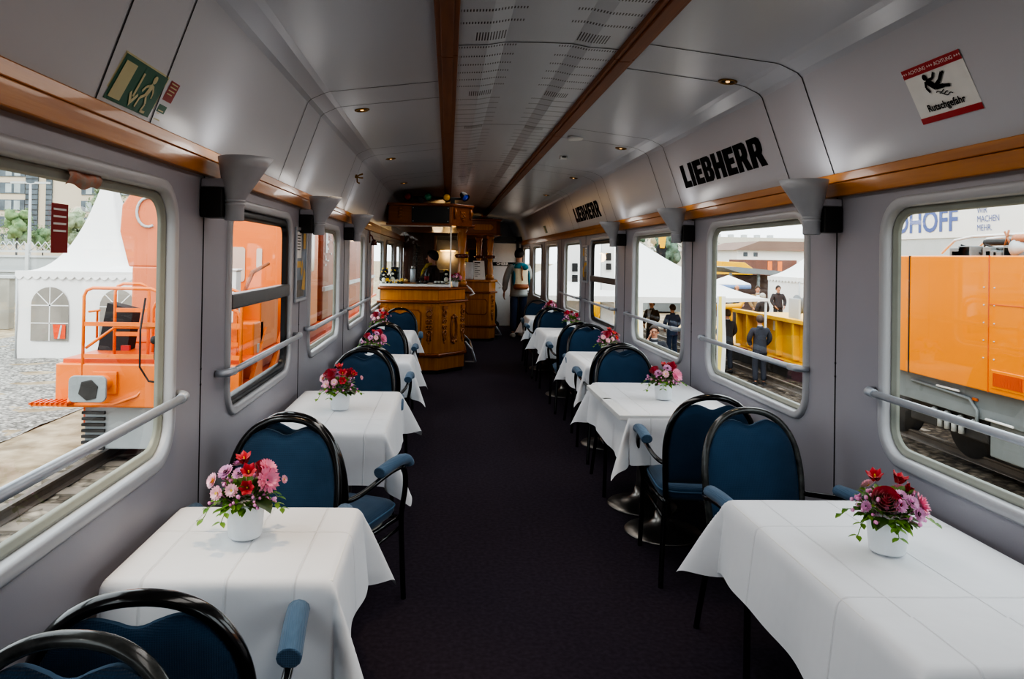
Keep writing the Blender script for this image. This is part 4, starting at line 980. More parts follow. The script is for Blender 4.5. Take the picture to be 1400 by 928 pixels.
# far counter
t = thing('menu_card', 'white printed menu card standing on the far bar counter', 'menu', (.615, 14.1, 1.178), -.05)
MB().add([(-.11, 0, 0), (.11, 0, 0), (.085, .09, .36), (-.135, .09, .36)], [(0, 1, 2, 3)]).build('card', M['signwhite'], t, solid=.004)
mb = MB()
for i, (w0, h0) in enumerate(((.11, .022), (.06, .008), (.10, .008), (.05, .008), (.10, .008), (.07, .008), (.1, .008), (.05, .008))):
    z = .315 - i * .036; o_ = -.10 * (z / .36) * .22
    mb.add([(-.085 + o_ + a, z * .25 - .006, z + b_) for a, b_ in ((0, 0), (w0, 0), (w0, h0), (0, h0))], [(0, 1, 2, 3)])
mb.build('print_lines', M['ink'], t)
t = thing('water_jug', 'clear jug with steel rim on the far counter left of the menu card', 'jug', (.42, 14.15, 1.178)); MB().lathe([(.0, .004), (.075, .004), (.08, .012), (.085, .33), (.08, .33), (.074, .015)], n=24).build('glass_wall', mat('jug_glass', hx('c9cdd0'), .15, var=.05), t); MB().lathe([(.0, .02), (.055, .02), (.055, .25), (.0, .25)], n=18).build('amber_filling', mat('amber', hx('c99a3a'), .3, var=.2), t)
# room behind the bar
struct(MB().box(-.945, -.30, 15.5, 15.54, 0, 2.5).build('wall_partition', M['barp'])); struct(MB().box(-.30, .40, 15.5, 15.54, 2.05, 2.5).build('wall_partition', M['barp']))
struct(MB().box(-.30, -.24, 15.46, 15.54, 0, 2.05).box(.34, .40, 15.46, 15.54, 0, 2.05).build('door_frame_kitchen', M['barc']))
struct(MB().box(-.945, 1.0, 17.6, 17.64, 0, 2.5).build('wall_kitchen', M['steel']))
struct(MB().box(.40, 1.0, 16.6, 16.64, 0, 2.5).build('wall_bar', M['barp']))
t = thing('kitchen_cabinet', 'stainless kitchen cabinet block glimpsed behind the bar', 'cabinet', (-.33, 17.29, 0)); MB().box(-.6, .6, -.3, .28, 0, .9).build('carcass', M['steel'], t, bevel=.01)
for x in (-.4, 0, .4): dd = MB().box(x - .18, x + .18, -.315, -.3, .1, .86).build('door', M['alu'], t, bevel=.004); MB().box(x + .1, x + .12, -.335, -.315, .4, .6).build('handle', M['steel'], dd)
t = thing('extractor_hood', 'steel kitchen extractor hood with a warm light strip', 'extractor hood', (-.33, 17.29, 1.75)); MB().prism([(-.6, -.3), (.6, -.3), (.6, .28), (-.6, .28)], 0, .25).build('hood_body', M['steel'], t, bevel=.01); MB().box(-.45, -.05, -.24, -.1, -.012, 0).box(.15, .5, -.24, -.1, -.012, 0).build('light_strip', mat('hood_light', (1, .62, .2), .5, emit=5), t)
t = thing('kitchen_oven', 'dark fronted oven on the stainless cabinet behind the bar', 'oven', (-.15, 17.29, .905)); MB().box(-.16, .16, -.25, .25, 0, .4).build('oven_body', M['steel'], t, bevel=.008); MB().box(-.14, .14, -.262, -.25, .05, .33).build('oven_door', M['black'], t)
# dark bead curtain hanging left of the kitchen opening
mb = MB(); rn = random.Random(4)
for i in range(16):
    for j in range(26):
        zz = 1.78 - j * .022; wdt = .05 + .10 * (j / 26) ** 1.2; x = -.52 + (i / 15 - .5) * 2 * wdt + .05 * (j / 26); mb.ball((x + rn.uniform(-.004, .004), 12.2 + rn.uniform(-.05, .05), zz), .0075, 5, 4)
tag(mb.build('bead_curtain', mat('beads', hx('3b3936'), .3, color2=hx('6a675f'), vscale=40)), 'dark bead strings hanging behind the flask in the bar', 'bead curtain', kind='stuff')
tag(MB().tube([(-.52, 12.2, 1.225), (-.52, 12.2, 1.80)], .012, 8).lathe([(.0, 1.192), (.11, 1.192), (.11, 1.205), (.02, 1.225)], (-.52, 12.2, 0), 20).build('display_stand', M['black']), 'black stand carrying the dark bead strings on the back bar', 'stand')
t = thing('wall_blackboard', 'small dark chalkboard on the wood wall behind the far column', 'board', (.62, 16.58, 1.5)); MB().box(-.16, .16, -.02, .01, -.3, .3).build('frame', M['bard'], t, bevel=.004); MB().box(-.14, .14, -.024, -.02, -.28, .28).build('slate', M['ink'], t)
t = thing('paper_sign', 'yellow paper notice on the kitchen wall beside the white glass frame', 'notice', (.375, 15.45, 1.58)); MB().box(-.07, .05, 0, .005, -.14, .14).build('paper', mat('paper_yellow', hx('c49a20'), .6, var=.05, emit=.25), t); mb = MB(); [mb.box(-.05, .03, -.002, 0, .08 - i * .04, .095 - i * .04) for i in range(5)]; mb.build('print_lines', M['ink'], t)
# grey side cabinet against the left wall, with a carved wooden piece
t = thing('side_cabinet', 'grey slanted cabinet against the left wall in front of the bar', 'cabinet', (XL + .13, 9.55, 0)); MB().prism([(-.115, 0), (.115, 0), (.115, .62), (-.02, .90), (-.115, .90)], -.22, .22, 0, lambda a, b_, e: (a, -e, b_)).build('cabinet_body', M['funnel'], t, bevel=.01); MB().box(.115, .122, -.18, .18, .08, .58).build('door', M['funnel'], t, bevel=.004)
tag(MB().tube([(-.93, 9.86, .70), (-.88, 9.84, .86), (-.82, 9.86, .90), (-.78, 9.88, .82), (-.82, 9.88, .74)], [.03, .045, .05, .045, .025], 10).ball((-.87, 9.88, .80), .05).build('carved_ornament', M['barc']), 'brown carved wooden ornament between the grey cabinet and the bar', 'ornament')
# wall light at the left, red bracket lamp above the bar windows
t = thing('wall_lamp', 'small dark red wall lamp on the left wall beside the bar', 'wall lamp', (XL + .005, 8.8, 1.78)); MB().tube([(0, 0, .08), (.03, 0, .06), (.05, 0, .0)], .008, 6).box(0, .01, -.02, .02, -.02, .12).build('bracket', M['ring'], t); MB().lathe([(.012, .02), (.03, .0), (.04, -.05), (.036, -.05)], (.055, 0, 0), 16).build('shade', M['ring'], t)

# ================================================================== people
def skin_mesh(name, verts, edges, radii, mats, parent=None, sub=2, extra=None, zones=None):
    me = bpy.data.meshes.new('sk'); me.from_pydata([tuple(v) for v in verts], edges, []); ob = bpy.data.objects.new('sk', me); COL.objects.link(ob)
    md = ob.modifiers.new('s', 'SKIN'); md.use_smooth_shade = True; md.branch_smoothing = .4
    for i, sv in enumerate(me.skin_vertices[0].data):
        r = radii[i]; sv.radius = r if isinstance(r, tuple) else (r, r); sv.use_root = (i == 0)
    ms = ob.modifiers.new('u', 'SUBSURF'); ms.levels = sub; ms.render_levels = sub
    dg = bpy.context.evaluated_depsgraph_get(); out = bpy.data.meshes.new_from_object(ob.evaluated_get(dg)); bpy.data.objects.remove(ob); bpy.data.meshes.remove(me)
    mb = MB(); mb.add([v.co[:] for v in out.vertices], [tuple(p.vertices) for p in out.polygons], 0, True); bpy.data.meshes.remove(out)
    if extra: extra(mb)
    return mb.build(name, mats, parent)
SKIN = mat('skin', hx('c08f78'), .55, var=.06, vscale=20)
def person(label, loc, rz, H=1.76, jacket='8a8c88', pants='2a3348', hair='241a14', shoes='c8c0b4', pose=None, shirt=None, gl=False, bald=False, lanyard=False, k_shadow=1.0, group=None, sub=2, skirt=.0, ex=1.0):
    P = dict(elL=(-.27, -.03, 1.17), wrL=(-.29, .06, .93), elR=(.27, -.03, 1.17), wrR=(.29, .06, .93), knL=(-.10, .03, .51), anL=(-.105, -.02, .09), knR=(.10, .03, .51), anR=(.105, -.02, .09), head=0.0, lean=0.0, nod=.0)
    if pose: P.update(pose)
    t = thing('person', label, 'person', loc, rz, group); k = H / 1.76; V = lambda *a: Vector(a) * k
    hd = rz_(P['head'])
    pel, wst, chs, nk0, nk1 = V(0, 0, .96), V(0, 0, 1.12), V(0, .0, 1.33), V(0, -.01, 1.47), V(0, .005, 1.545)
    hips = (V(-.095, 0, .92), V(.095, 0, .92)); sh = (V(-.185, -.01, 1.42), V(.185, -.01, 1.42))
    J = {q: V(*P[q]) for q in ('elL', 'wrL', 'elR', 'wrR', 'knL', 'anL', 'knR', 'anR')}
    hb = V(0, .005, 1.545)
    def HP(x, y, z): return hb + hd @ (Vector((x, y, z)) * k)
    # body: torso, limbs, head and hands in one skinned surface
    vs = [pel, wst, chs, nk0, nk1, HP(0, .012, .055), HP(0, .01, .12), HP(0, -.005, .185)]; r = [.085, .085, .095, .055, .053, (.068, .078), (.078, .098), (.055, .07)]
    es = [(0, 1), (1, 2), (2, 3), (3, 4), (4, 5), (5, 6), (6, 7)]; r = [tuple(a * k for a in q) if isinstance(q, tuple) else q * k for q in r]
    for s, nm_ in ((0, 'L'), (1, 'R')):
        b_ = len(vs); vs += [sh[s], J['el' + nm_], J['wr' + nm_]]; r += [.040 * k, .034 * k, .026 * k]; es += [(2, b_), (b_, b_ + 1), (b_ + 1, b_ + 2)]
        b_ = len(vs); vs += [hips[s], J['kn' + nm_], J['an' + nm_]]; r += [.06 * k, .045 * k, .036 * k]; es += [(0, b_), (b_, b_ + 1), (b_ + 1, b_ + 2)]
    def extra(mb):
        mb.tube([HP(0, .095, .10), HP(0, .112, .075), HP(0, .098, .068)], [.010 * k, .014 * k, .011 * k], 8)
        for s in (-1, 1):
            mb.ball(HP(s * .078, .0, .09), (.012 * k, .02 * k, .03 * k), 8, 6); mb.ball(HP(s * .031, .082, .105), (.010 * k, .006 * k, .006 * k), 8, 6, 1)
        mb.tube([HP(-.024, .088, .038), HP(0, .094, .036), HP(.024, .088, .038)], .0055 * k, 6, mi=2)
        for nm_, s in (('L', -1), ('R', 1)):       # hands: palm, four fingers, thumb
            w0 = J['wr' + nm_]; d = (w0 - J['el' + nm_]).normalized(); sd = Vector((0, 1, 0)) - d * d.y; sd = sd.normalized() if sd.length > .2 else Vector((1, 0, 0)); nn = d.cross(sd)
            mb.tube([w0 - d * .02 * k, w0 + d * .035 * k, w0 + d * .095 * k], [.024 * k, .038 * k, .036 * k], 10, flat=.42, up=nn)
            for i, L in enumerate((.072, .082, .076, .058)):
                p = w0 + d * .088 * k + sd * (.027 - .018 * i) * k; cu = nn * (-s)
                mb.tube([p, p + (d * L * .5 + cu * .008) * k, p + (d * L * .85 + cu * .03) * k], [.0095 * k, .0088 * k, .007 * k], 6)
            p = w0 + d * .03 * k + sd * .03 * k; mb.tube([p, p + (d * .035 + sd * .022) * k, p + (d * .07 + sd * .026) * k], [.012 * k, .011 * k, .008 * k], 6)
    skin_mesh('body', vs, es, r, [SKIN, M['ink'], mat('lips', hx('8a4a44'), .5, var=.05)], t, sub, extra)
    e = EXK * 1.0 if ex < 1 else 1.0
    jm = mat('jacket', tuple(c * ex for c in hx(jacket)), .85, var=.08, vscale=8, bump=.15, bscale=25)
    vs = [wst - V(0, 0, .06), wst, chs, nk0 - V(0, 0, .02)]; rr = [(.150 * k, .115 * k), (.155 * k, .12 * k), (.18 * k, .145 * k), .085 * k]; es = [(0, 1), (1, 2), (2, 3)]
    for s, nm_ in ((0, 'L'), (1, 'R')):
        b_ = len(vs); vs += [sh[s] * 1.0, J['el' + nm_], J['el' + nm_].lerp(J['wr' + nm_], .93)]; rr += [.082 * k, .068 * k, .054 * k]; es += [(2, b_), (b_, b_ + 1), (b_ + 1, b_ + 2)]
    def jx(mb):
        hem = 1.0 - .08 - skirt
        prof = [(.150, .112, 1.30), (.158, .122, 1.20), (.160, .124, 1.10), (.176, .138, hem + .06), (.186, .146, hem), (.178, .138, hem + .004), (.15, .11, 1.06)]
        n = 28; vs_ = [(a * cos(2 * pi * i / n) * k, b * sin(2 * pi * i / n) * k * (1 + .03 * cos(4 * pi * i / n)), z * k) for a, b, z in prof for i in range(n)]
        mb.add(vs_, [(q * n + i, q * n + (i + 1) % n, (q + 1) * n + (i + 1) % n, (q + 1) * n + i) for q in range(len(prof) - 1) for i in range(n)], 0, True)
        mb.lathe([(.095 * k, 1.435 * k), (.084 * k, 1.46 * k), (.070 * k, 1.50 * k), (.064 * k, 1.505 * k), (.062 * k, 1.45 * k)], (0, -.008 * k, 0), 22)
    skin_mesh('jacket', vs, es, rr, jm, t, sub, jx)
    pm = mat('trousers', tuple(c * ex for c in hx(pants)), .85, var=.12, vscale=9, bump=.1, bscale=30)
    vs = [pel]; rr = [.11 * k]; es = []
    for s, nm_ in ((0, 'L'), (1, 'R')):
        b_ = len(vs); vs += [hips[s] - V(0, 0, .03), J['kn' + nm_], J['an' + nm_] + V(0, 0, .02)]; rr += [.092 * k, .080 * k, .072 * k]; es += [(0, b_), (b_, b_ + 1), (b_ + 1, b_ + 2)]
    skin_mesh('trousers', vs, es, rr, pm, t, sub)
    shm = mat('shoe', tuple(c * ex for c in hx(shoes)), .6, var=.05)
    for nm_ in ('L', 'R'):
        a = J['an' + nm_]; MB().tube([a + V(0, -.075, -.04), a + V(0, -.03, -.035), a + V(0, .06, -.048), a + V(0, .15, -.058), a + V(0, .185, -.064)], [.034 * k, .046 * k, .044 * k, .036 * k, .022 * k], 10).build('shoe', shm, t)
    if not bald:
        hm = mat('hair', tuple(c * ex for c in hx(hair)), .6, var=.25, vscale=40)
        mb = MB()
        def fn(u, v):
            th = u * 2 * pi; front = .5 + .5 * sin(th); lim = pi * (.70 - .40 * front ** 1.5)
            ph = v * lim; q = 1.05 + .02 * sin(th * 7) * v - .13 * v ** 4 * (1 - front)
            return HP(.088 * q * sin(ph) * cos(th), -.002 + .108 * q * sin(ph) * sin(th), .112 + .118 * q * cos(ph))
        mb.grid(fn, 28, 10); mb.build('hair', hm, t, solid=.012 * k)
    else:
        hm = mat('hair', tuple(c * ex for c in hx(hair)), .6, var=.25, vscale=40); mb = MB()
        mb.grid(lambda u, v: HP(.086 * 1.04 * cos(pi + u * pi), -.004 + .108 * 1.02 * sin(pi + u * pi), .05 + .075 * v), 18, 4); mb.build('hair', hm, t, solid=.01 * k)
    if shirt:
        sm = mat('shirt', tuple(c * ex for c in hx(shirt)), .8, var=.04)
        MB().lathe([(.060 * k, 1.465 * k), (.066 * k, 1.475 * k), (.058 * k, 1.515 * k), (.054 * k, 1.515 * k)], (0, -.002 * k, 0), 18, sy=1.05).build('collar', sm, t)
        MB().grid(lambda u, v: tuple(V((u - .5) * (.03 + .11 * v), .128 + .022 * sin(v * pi), 1.14 + .31 * v)), 6, 6).build('shirt_front', sm, t, solid=.008)
    if gl:
        mb = MB()
        for s in (-1, 1): mb.tube([HP(s * .034 + .024 * cos(a_ * pi / 8), .102, .104 + .017 * sin(a_ * pi / 8)) for a_ in range(16)], .003 * k, 5, closed=True).tube([HP(s * .058, .1, .106), HP(s * .082, .0, .108)], .003 * k, 5)
        mb.tube([HP(-.012, .104, .106), HP(.012, .104, .106)], .003 * k, 5); mb.build('glasses', M['ink'], t)
    if lanyard: MB().tube([tuple(V(-.06, .10, 1.46)), tuple(V(-.02, .165, 1.2)), tuple(V(.02, .165, 1.2)), tuple(V(.06, .10, 1.46))], .008 * k, 5).box(-.045 * k, .045 * k, .16 * k, .165 * k, 1.06 * k, 1.19 * k).build('name_badge', M['signwhite'], t)
    return t
MZ = 0.0
person('person in grey jacket and jeans standing in the aisle, back turned, hand at face', (1.44, 14.75, MZ), .12, 1.78, 'a3a7a4', '2d3a56', '1d1512', 'd8d2c8',
       dict(elR=(.24, .10, 1.16), wrR=(.11, .20, 1.44), elL=(-.28, -.05, 1.15), wrL=(-.29, .02, .90), knL=(-.09, .03, .51), anL=(-.11, -.03, .09), knR=(.09, .06, .51), anR=(.09, .12, .09), head=-.5), skirt=.10)
bp_ = thing('backpack', 'teal and cream backpack with a brown base on the back of the person in grey', 'backpack', (1.455, 14.53, .98), .12)
MB().grid(lambda u, v: ((.155 - .02 * v) * cos(2 * pi * u) * (1 if True else 1), -.03 - .095 * sin(2 * pi * u) * (1.0 - .25 * v), .10 + .34 * v), 24, 8).build('cream_body', mat('canvas_cream', hx('d8cdb0'), .85, var=.05), bp_)
MB().lathe([(.0, .0), (.135, .005), (.158, .04), (.158, .11)], (0, -.03, 0), 24, sy=.62).build('brown_base', mat('leather_brown', hx('8a4f28'), .5, var=.1), bp_)
MB().lathe([(.139, .42), (.145, .45), (.12, .50), (.05, .525), (.0, .53)], (0, -.03, 0), 24, sy=.6).build('teal_flap', mat('canvas_teal', hx('1f7f90'), .8, var=.08), bp_)
MB().ball((.06, -.09, .44), (.075, .05, .055), 14, 8).build('rolled_teal_cloth', mat('canvas_teal_dark', hx('166a78'), .85, var=.15), bp_)
for s in (-1, 1):
    MB().ball((s * .15, -.03, .22), (.03, .07, .16), 12, 8).build('side_pocket', mat('canvas_teal_side', hx('1b6473'), .8, var=.08), bp_)
    MB().tube([(s * .09, .04, .44), (s * .11, .07, .50), (s * .12, .16, .50), (s * .13, .25, .42)], .016, 8, flat=.5).build('strap', mat('strap_teal', hx('1f8a98'), .8, var=.05), bp_)
MB().tube([(0, -.125, .40), (-.01, -.135, .30), (.01, -.13, .18)], .012, 6).tube([(-.02, -.11, .47), (0, -.125, .40)], .012, 6).build('leather_tie', mat('leather_tan', hx('9a5a2c'), .5, var=.1), bp_)
cook = person('person behind the bar in a dark top with a yellow shoulder strap, seen in profile', (-.27, 12.9, 0), 1.3, 1.70, '2a1214', '14141a', '1a1210', '101010', dict(elL=(-.24, .16, 1.16), wrL=(-.14, .34, 1.12), elR=(.24, .16, 1.16), wrR=(.14, .34, 1.12)))
mb = MB(); mb.tube([(-.46, 12.73, 1.10), (-.43, 12.74, 1.34), (-.36, 12.78, 1.46), (-.27, 12.88, 1.49)], [.03, .035, .03, .02], 8)
apr = mb.build('apron_strap', mat('apron_yellow', hx('b09a2a'), .8, var=.05), cook); apr['label'] = 'yellow apron strap'
apr.matrix_parent_inverse = (Matrix.Translation(cook.location) @ Matrix.Rotation(1.3, 4, 'Z')).inverted()
# dark seated visitor by the far door: only a dark coat and bag show
tag(MB().ball((1.0, 16.6, .35), (.14, .2, .34), 14, 9).ball((1.02, 16.55, .1), (.16, .25, .1), 14, 9).build('dark_bag', mat('dark_coat', hx('15151a'), .9, var=.2)), 'dark bag heaped on the floor beside the far end of the bar', 'bag')
# ================================================================== OUTSIDE
def ground_mat(name, h1, h2, sc, bump, vor=False):
    m = mat(name, tuple(c * EXK for c in hx(h1)), .95, color2=tuple(c * EXK for c in hx(h2)), vscale=sc, bump=bump, bscale=sc * 3, spec=.1)
    if vor:
        nt = m.node_tree; N = nt.nodes.new; L = nt.links.new; b = nt.nodes['Principled BSDF']; tc = N('ShaderNodeTexCoord')
        v = N('ShaderNodeTexVoronoi'); v.inputs['Scale'].default_value = vor; L(tc.outputs['Object'], v.inputs['Vector'])
        r = N('ShaderNodeValToRGB'); r.color_ramp.elements[0].color = (*[c * EXK for c in hx(h1)], 1); r.color_ramp.elements[1].color = (*[c * EXK for c in hx(h2)], 1)
        sp = N('ShaderNodeSeparateColor'); L(v.outputs['Color'], sp.inputs[0]); L(sp.outputs[0], r.inputs['Fac'])
        mx = N('ShaderNodeMixRGB'); mx.blend_type = 'MULTIPLY'; mx.inputs[0].default_value = .75
        r2 = N('ShaderNodeValToRGB'); r2.color_ramp.elements[0].position = .15; r2.color_ramp.elements[0].color = (1, 1, 1, 1); r2.color_ramp.elements[1].position = .75; r2.color_ramp.elements[1].color = (.25, .25, .25, 1)
        L(v.outputs['Distance'], r2.inputs['Fac']); L(r.outputs['Color'], mx.inputs[1]); L(r2.outputs['Color'], mx.inputs[2]); L(mx.outputs[0], b.inputs['Base Color'])
    return m
struct(MB().box(-260, 260, -60, 420, GZ - .2, GZ - .02).build('ground', ground_mat('sandy_ground', '8f8069', 'c6b89f', 2.2, .7)))
tag(MB().grid(lambda u, v: (-16 + 8.6 * u, 2 + 30 * v, GZ + .0 + .06 * noise.noise(Vector((u * 14, v * 40, 0)))), 40, 90).build('gravel_bed', ground_mat('grey_gravel', '8e8b86', 'e2dfd8', 9, .6, 13)), 'pale grey crushed stone in front of the white tent', 'gravel', kind='stuff')
tag(MB().grid(lambda u, v: (-5.6 + 2.9 * u, -4 + 34 * v, GZ + .02 + .125 * sin(pi * u) ** .5 + .04 * noise.noise(Vector((u * 10, v * 60, 3)))), 24, 120).build('track_ballast', ground_mat('brown_ballast', '6b6258', 'b5aa9a', 9, .6, 8)), 'brownish ballast stones around the rails on the left', 'ballast', kind='stuff')
def track(xc, ya, yb, label, z=GZ, sunk=.0):
    t = thing('railway_track', label, 'railway track', (xc, 0, 0)); rm = ext('rail_steel' + str(xc), '5d544c', .55, .2, 3); sm = ext('sleeper' + str(xc), '8a8074', .9, .2, 4)
    for s in (-1, 1):
        MB().prism([(-.07, 0), (.07, 0), (.065, .012), (.012, .03), (.012, .11), (.036, .125), (.036, .155), (-.036, .155), (-.036, .125), (-.012, .11), (-.012, .03), (-.065, .012)], ya, yb, 0, lambda a, b_, e, s=s: (s * .7525 + a, e, z + .15 + b_)).build('rail', rm, t)
    mb = MB(); y = ya
    while y < yb: mb.box(-1.2, 1.2, y, y + .26, z - sunk, z + .145 - sunk); y += .62
    o = mb.build('sleeper_row', sm, t); o['kind'] = 'stuff'
track(-4.2, -3, 32, 'railway track right beside the left windows'); track(9.0, -3, 34, 'railway track under the orange locomotive on the right', sunk=.12)
tag(MB().grid(lambda u, v: (7.75 + 2.7 * u, -4 + 38 * v, GZ + .03 + .03 * noise.noise(Vector((u * 14, v * 60, 7)))), 20, 120).build('track_bed', ground_mat('dark_ballast', '4f463e', '84786a', 7, .6, 9)), 'dark ballast under the locomotive on the right', 'ballast', kind='stuff')
OR = ext('machine_orange', 'f78537', .35, .05, 2); OR2 = ext('machine_orange_deep', 'e0622a', .4, .06, 2); LO = ext('loco_orange', 'ff9410', .25, .03, 1); YE = ext('machine_yellow', 'f5bb1e', .4, .05, 2)
GR = ext('grey_paint', '7f8688', .5, .08, 3); DK = ext('dark_underframe', '3f3c3a', .7, .25, 4); WT = ext('white_canvas', 'f4f4f2', .7, .015, 1); LG = ext('light_grey', 'c6cacb', .6, .04, 2); BK = ext('black_rubber', '202022', .7, .1, 5); BR = ext('brown_wagon', '7a5348', .7, .15, 2)

# --- white pagoda tent on the left
def pagoda(cx_, cy_, hw_, eave, apex, label, walls=True, pw=None, valance=.14, windows=(), scallop=15, door=False):
    t = thing('pavilion_tent', label, 'tent', (cx_, cy_, 0)); 
    def roof(u, v):
        k = 1 - v; q = hw_ * (k * .78 + .22 * k ** 2.6) if v < 1 else 0.02
        q = hw_ * ((1 - v) ** 1.0); zz = eave + (apex - eave) * (v ** pw if pw else v ** 1.9 * .62 + v * .38)
        a = u * 4; e = int(a) % 4; f = a - int(a); f = f * 2 - 1
        p = [(f, -1), (1, f), (-f, 1), (-1, -f)][e]; return (p[0] * max(q, .05), p[1] * max(q, .05), zz)
    MB().grid(roof, 32, 14).build('roof', WT, t)
    mb = MB()
    for (ux, uy, px, py) in ((1, 0, 0, -1), (0, 1, 1, 0), (-1, 0, 0, 1), (0, -1, -1, 0)):
        n = scallop * 6
        vs = []
        for i in range(n + 1):
            f = i / n * 2 - 1; x = (ux * f + px) * (hw_ + .02); y = (uy * f + py) * (hw_ + .02); vs += [(x, y, eave + .02), (x, y, eave - valance - .09 * abs(sin(i / 6 * pi)))]
        mb.add(vs, [(2 * i, 2 * i + 1, 2 * i + 3, 2 * i + 2) for i in range(n)])
    mb.build('scalloped_valance', WT, t)
    if walls:
        mb = MB()
        for (ux, uy, px, py) in ((1, 0, 0, -1), (0, 1, 1, 0), (0, -1, -1, 0)):
            def fn(u, v, ux=ux, uy=uy, px=px, py=py):
                f = u * 2 - 1; w = .015 * sin(v * 9 + u * 5); return ((ux * f + px) * (hw_ - .03) + px * w, (uy * f + py) * (hw_ - .03) + py * w, GZ + (eave - GZ) * v)
            mb.grid(fn, 16, 10)
        mb.build('side_wall', WT, t)
    for sx_ in (-1, 1):
        for sy_ in (-1, 1): MB().tube([(sx_ * hw_ * .985, sy_ * hw_ * .985, GZ), (sx_ * hw_ * .985, sy_ * hw_ * .985, eave)], .035, 8).build('pole', LG, t)
    pm_ = ext('tent_window_film', '9a958c', .25, .15, 1.2)
    for xa, xb, za, zb in windows:
        y = -hw_ - .0; r = (xb - xa) / 2; xm = (xa + xb) / 2; pts = [(xa, za), (xb, za)] + [(xm + r * cos(i * pi / 12), zb - r + r * sin(i * pi / 12)) for i in range(13)]
        w = MB().add([(x, y - .012, z) for x, z in pts], [tuple(range(len(pts)))]).build('window', pm_, t)
        m2 = MB(); yy = y - .02
        def bar_(x0, z0, x1, z1, wd=.03):
            q = seg(x0, z0, x1, z1, wd); m2.add([(a, yy, b_) for a, b_ in q], [(3, 2, 1, 0)])
        zm = zb - r; bar_(xm, za, xm, zb); bar_(xa, zm, xb, zm); bar_(xa, (za + zm) / 2, xb, (za + zm) / 2); bar_(xm, zm, xm - r * .7, zm + r * .7); bar_(xm, zm, xm + r * .7, zm + r * .7)
        m2.build('glazing_bar', WT, w)
    return t
pagoda(-10.9, 23.85, 1.83, .97, 4.5, 'white pagoda tent with arched windows on the gravel outside the nearest left window', pw=2.6, windows=((-1.37, -.28, -1.07, .52), (.62, 1.66, -1.05, .48)))
sv = thing('safety_vest', 'orange safety vest showing low in the left arched window of the tent', 'vest', (-11.4, 21.98, -1.0)); MB().grid(lambda u, v: (-.16 + .32 * u - .05 * v * (1 - u), -.012, .42 * v), 6, 6).build('vest_fabric', ext('vest_orange', 'f0592a', .7), sv); MB().add([(-.06, -.02, .0), (.0, -.02, .0), (.07, -.02, .4), (.02, -.02, .4)], [(0, 1, 2, 3)]).build('reflective_strip', LG, sv)
# --- office block far left
t = thing('office_building', 'beige multi storey office block with dark window bands far behind the tent', 'building', (0, 130, 0)); BG = ext('facade_beige', 'cfc2ae', .8, .03, .1); GLS = ext('facade_glass', '5a646b', .2, .35, .6)
MB().box(-110, -48, 0, 14, GZ, 25).build('facade', BG, t)
for zc in (18.5, 15.55, 12.6, 9.65, 6.7, 3.7):
    for xa, xb in ((-110, -73.9), (-64.2, -48)):
        w = MB().box(xa, xb, -.15, 0, zc - 1.25, zc + .65).build('window_band', GLS, t); mb = MB(); x = xa + .8
        while x < xb - 1.4 and x < -40:
            if x > -92: mb.box(x, x + 1.05, -.2, -.15, zc - 1.1, zc + .5)
            x += 2.3 if int(x * 3) % 3 else 1.5
        mb.build('pane', ext('pale_pane', 'a9b3b4', .2, .2, .5), w)
for xa, xb in ((-73.7, -71.6), (-70.2, -69.2)):
    w = MB().box(xa, xb, -.3, 0, 3.6, 25).build('stair_glazing', GLS, t); mb = MB()
    for i in range(24):
        z = 4 + i * .9; mb.box(xa, xb, -.36, -.3, z, z + .12)
    mb.build('spandrel', DK, w)
# --- trees
def tree(x, y, z, r, label, h1='66825a', h2='93ac7c', seed=0, sq=1.5, group='trees outside'):
    t = thing('tree', label, 'tree', (x, y, GZ), 0, group); rn = random.Random(seed); mb = MB(); H = z - GZ
    for i in range(14):
        a = rn.uniform(0, 2 * pi); q = rn.uniform(.1, .75) * r; c = Vector((q * cos(a), q * sin(a), H + rn.uniform(-.6, .65) * r * sq)); rr = r * rn.uniform(.3, .5)
        n0 = len(mb.v); mb.ball(c, rr, 12, 9)
        for k in range(n0, len(mb.v)):
            p = Vector(mb.v[k]); mb.v[k] = tuple(c + (p - c) * (1 + .55 * noise.noise(p * 1.6 / r * 2)))
    for i in range(420):
        a = rn.uniform(0, 2 * pi); el = rn.uniform(-1, 1); q = r * rn.uniform(.75, 1.12); p = Vector((q * cos(a) * cos(el), q * sin(a) * cos(el), H + q * sin(el) * sq)); s = r * .09
        mb.add([p, p + Vector((rn.uniform(-s, s), rn.uniform(-s, s), s)), p + Vector((s, rn.uniform(-s, s), rn.uniform(-s, s)))], [(0, 1, 2)])
    mb.build('crown', ext('leaves' + str(seed), h1, .9, .1, 2.5 / r, color2=tuple(c * EXK for c in hx(h2))), t)
    MB().tube([(0, 0, 0), (.02 * r, 0, H * .5), (0, 0, H)], [r * .1, r * .07, r * .04], 8).build('trunk', DK, t)
tree(-46.3, 80, 4.0, 1.5, 'bushy green tree in front of the office block at the far left', seed=1); tree(-44.6, 82, 2.9, 1.1, 'dark low tree right of the bushy tree at far left', '64805c', '86a078', 2); tree(-44.9, 90, 4.4, 1.7, 'pale thin tree before the blank part of the office wall', '7f9072', 'aeb99c', 3); tree(-36.9, 80, 6.6, 1.8, 'pale tree half hidden by the tent roof', '71866a', 'a3b193', 4); tree(-46.6, 76, 2.2, 1.0, 'pale shrubby tree left of the bushy tree at far left', '8b9c76', 'b5c09a', 5)
for i, (x, z) in enumerate(((18.5, 4.2), (22.9, 5.0), (27.4, 4.4), (32, 4.6))): tree(x, 92, z - 1, 1.95, ('leftmost', 'second', 'third', 'rightmost')[i] + ' tree of the grey green row seen through the third right window', '5a7262', '859a86', 10 + i)
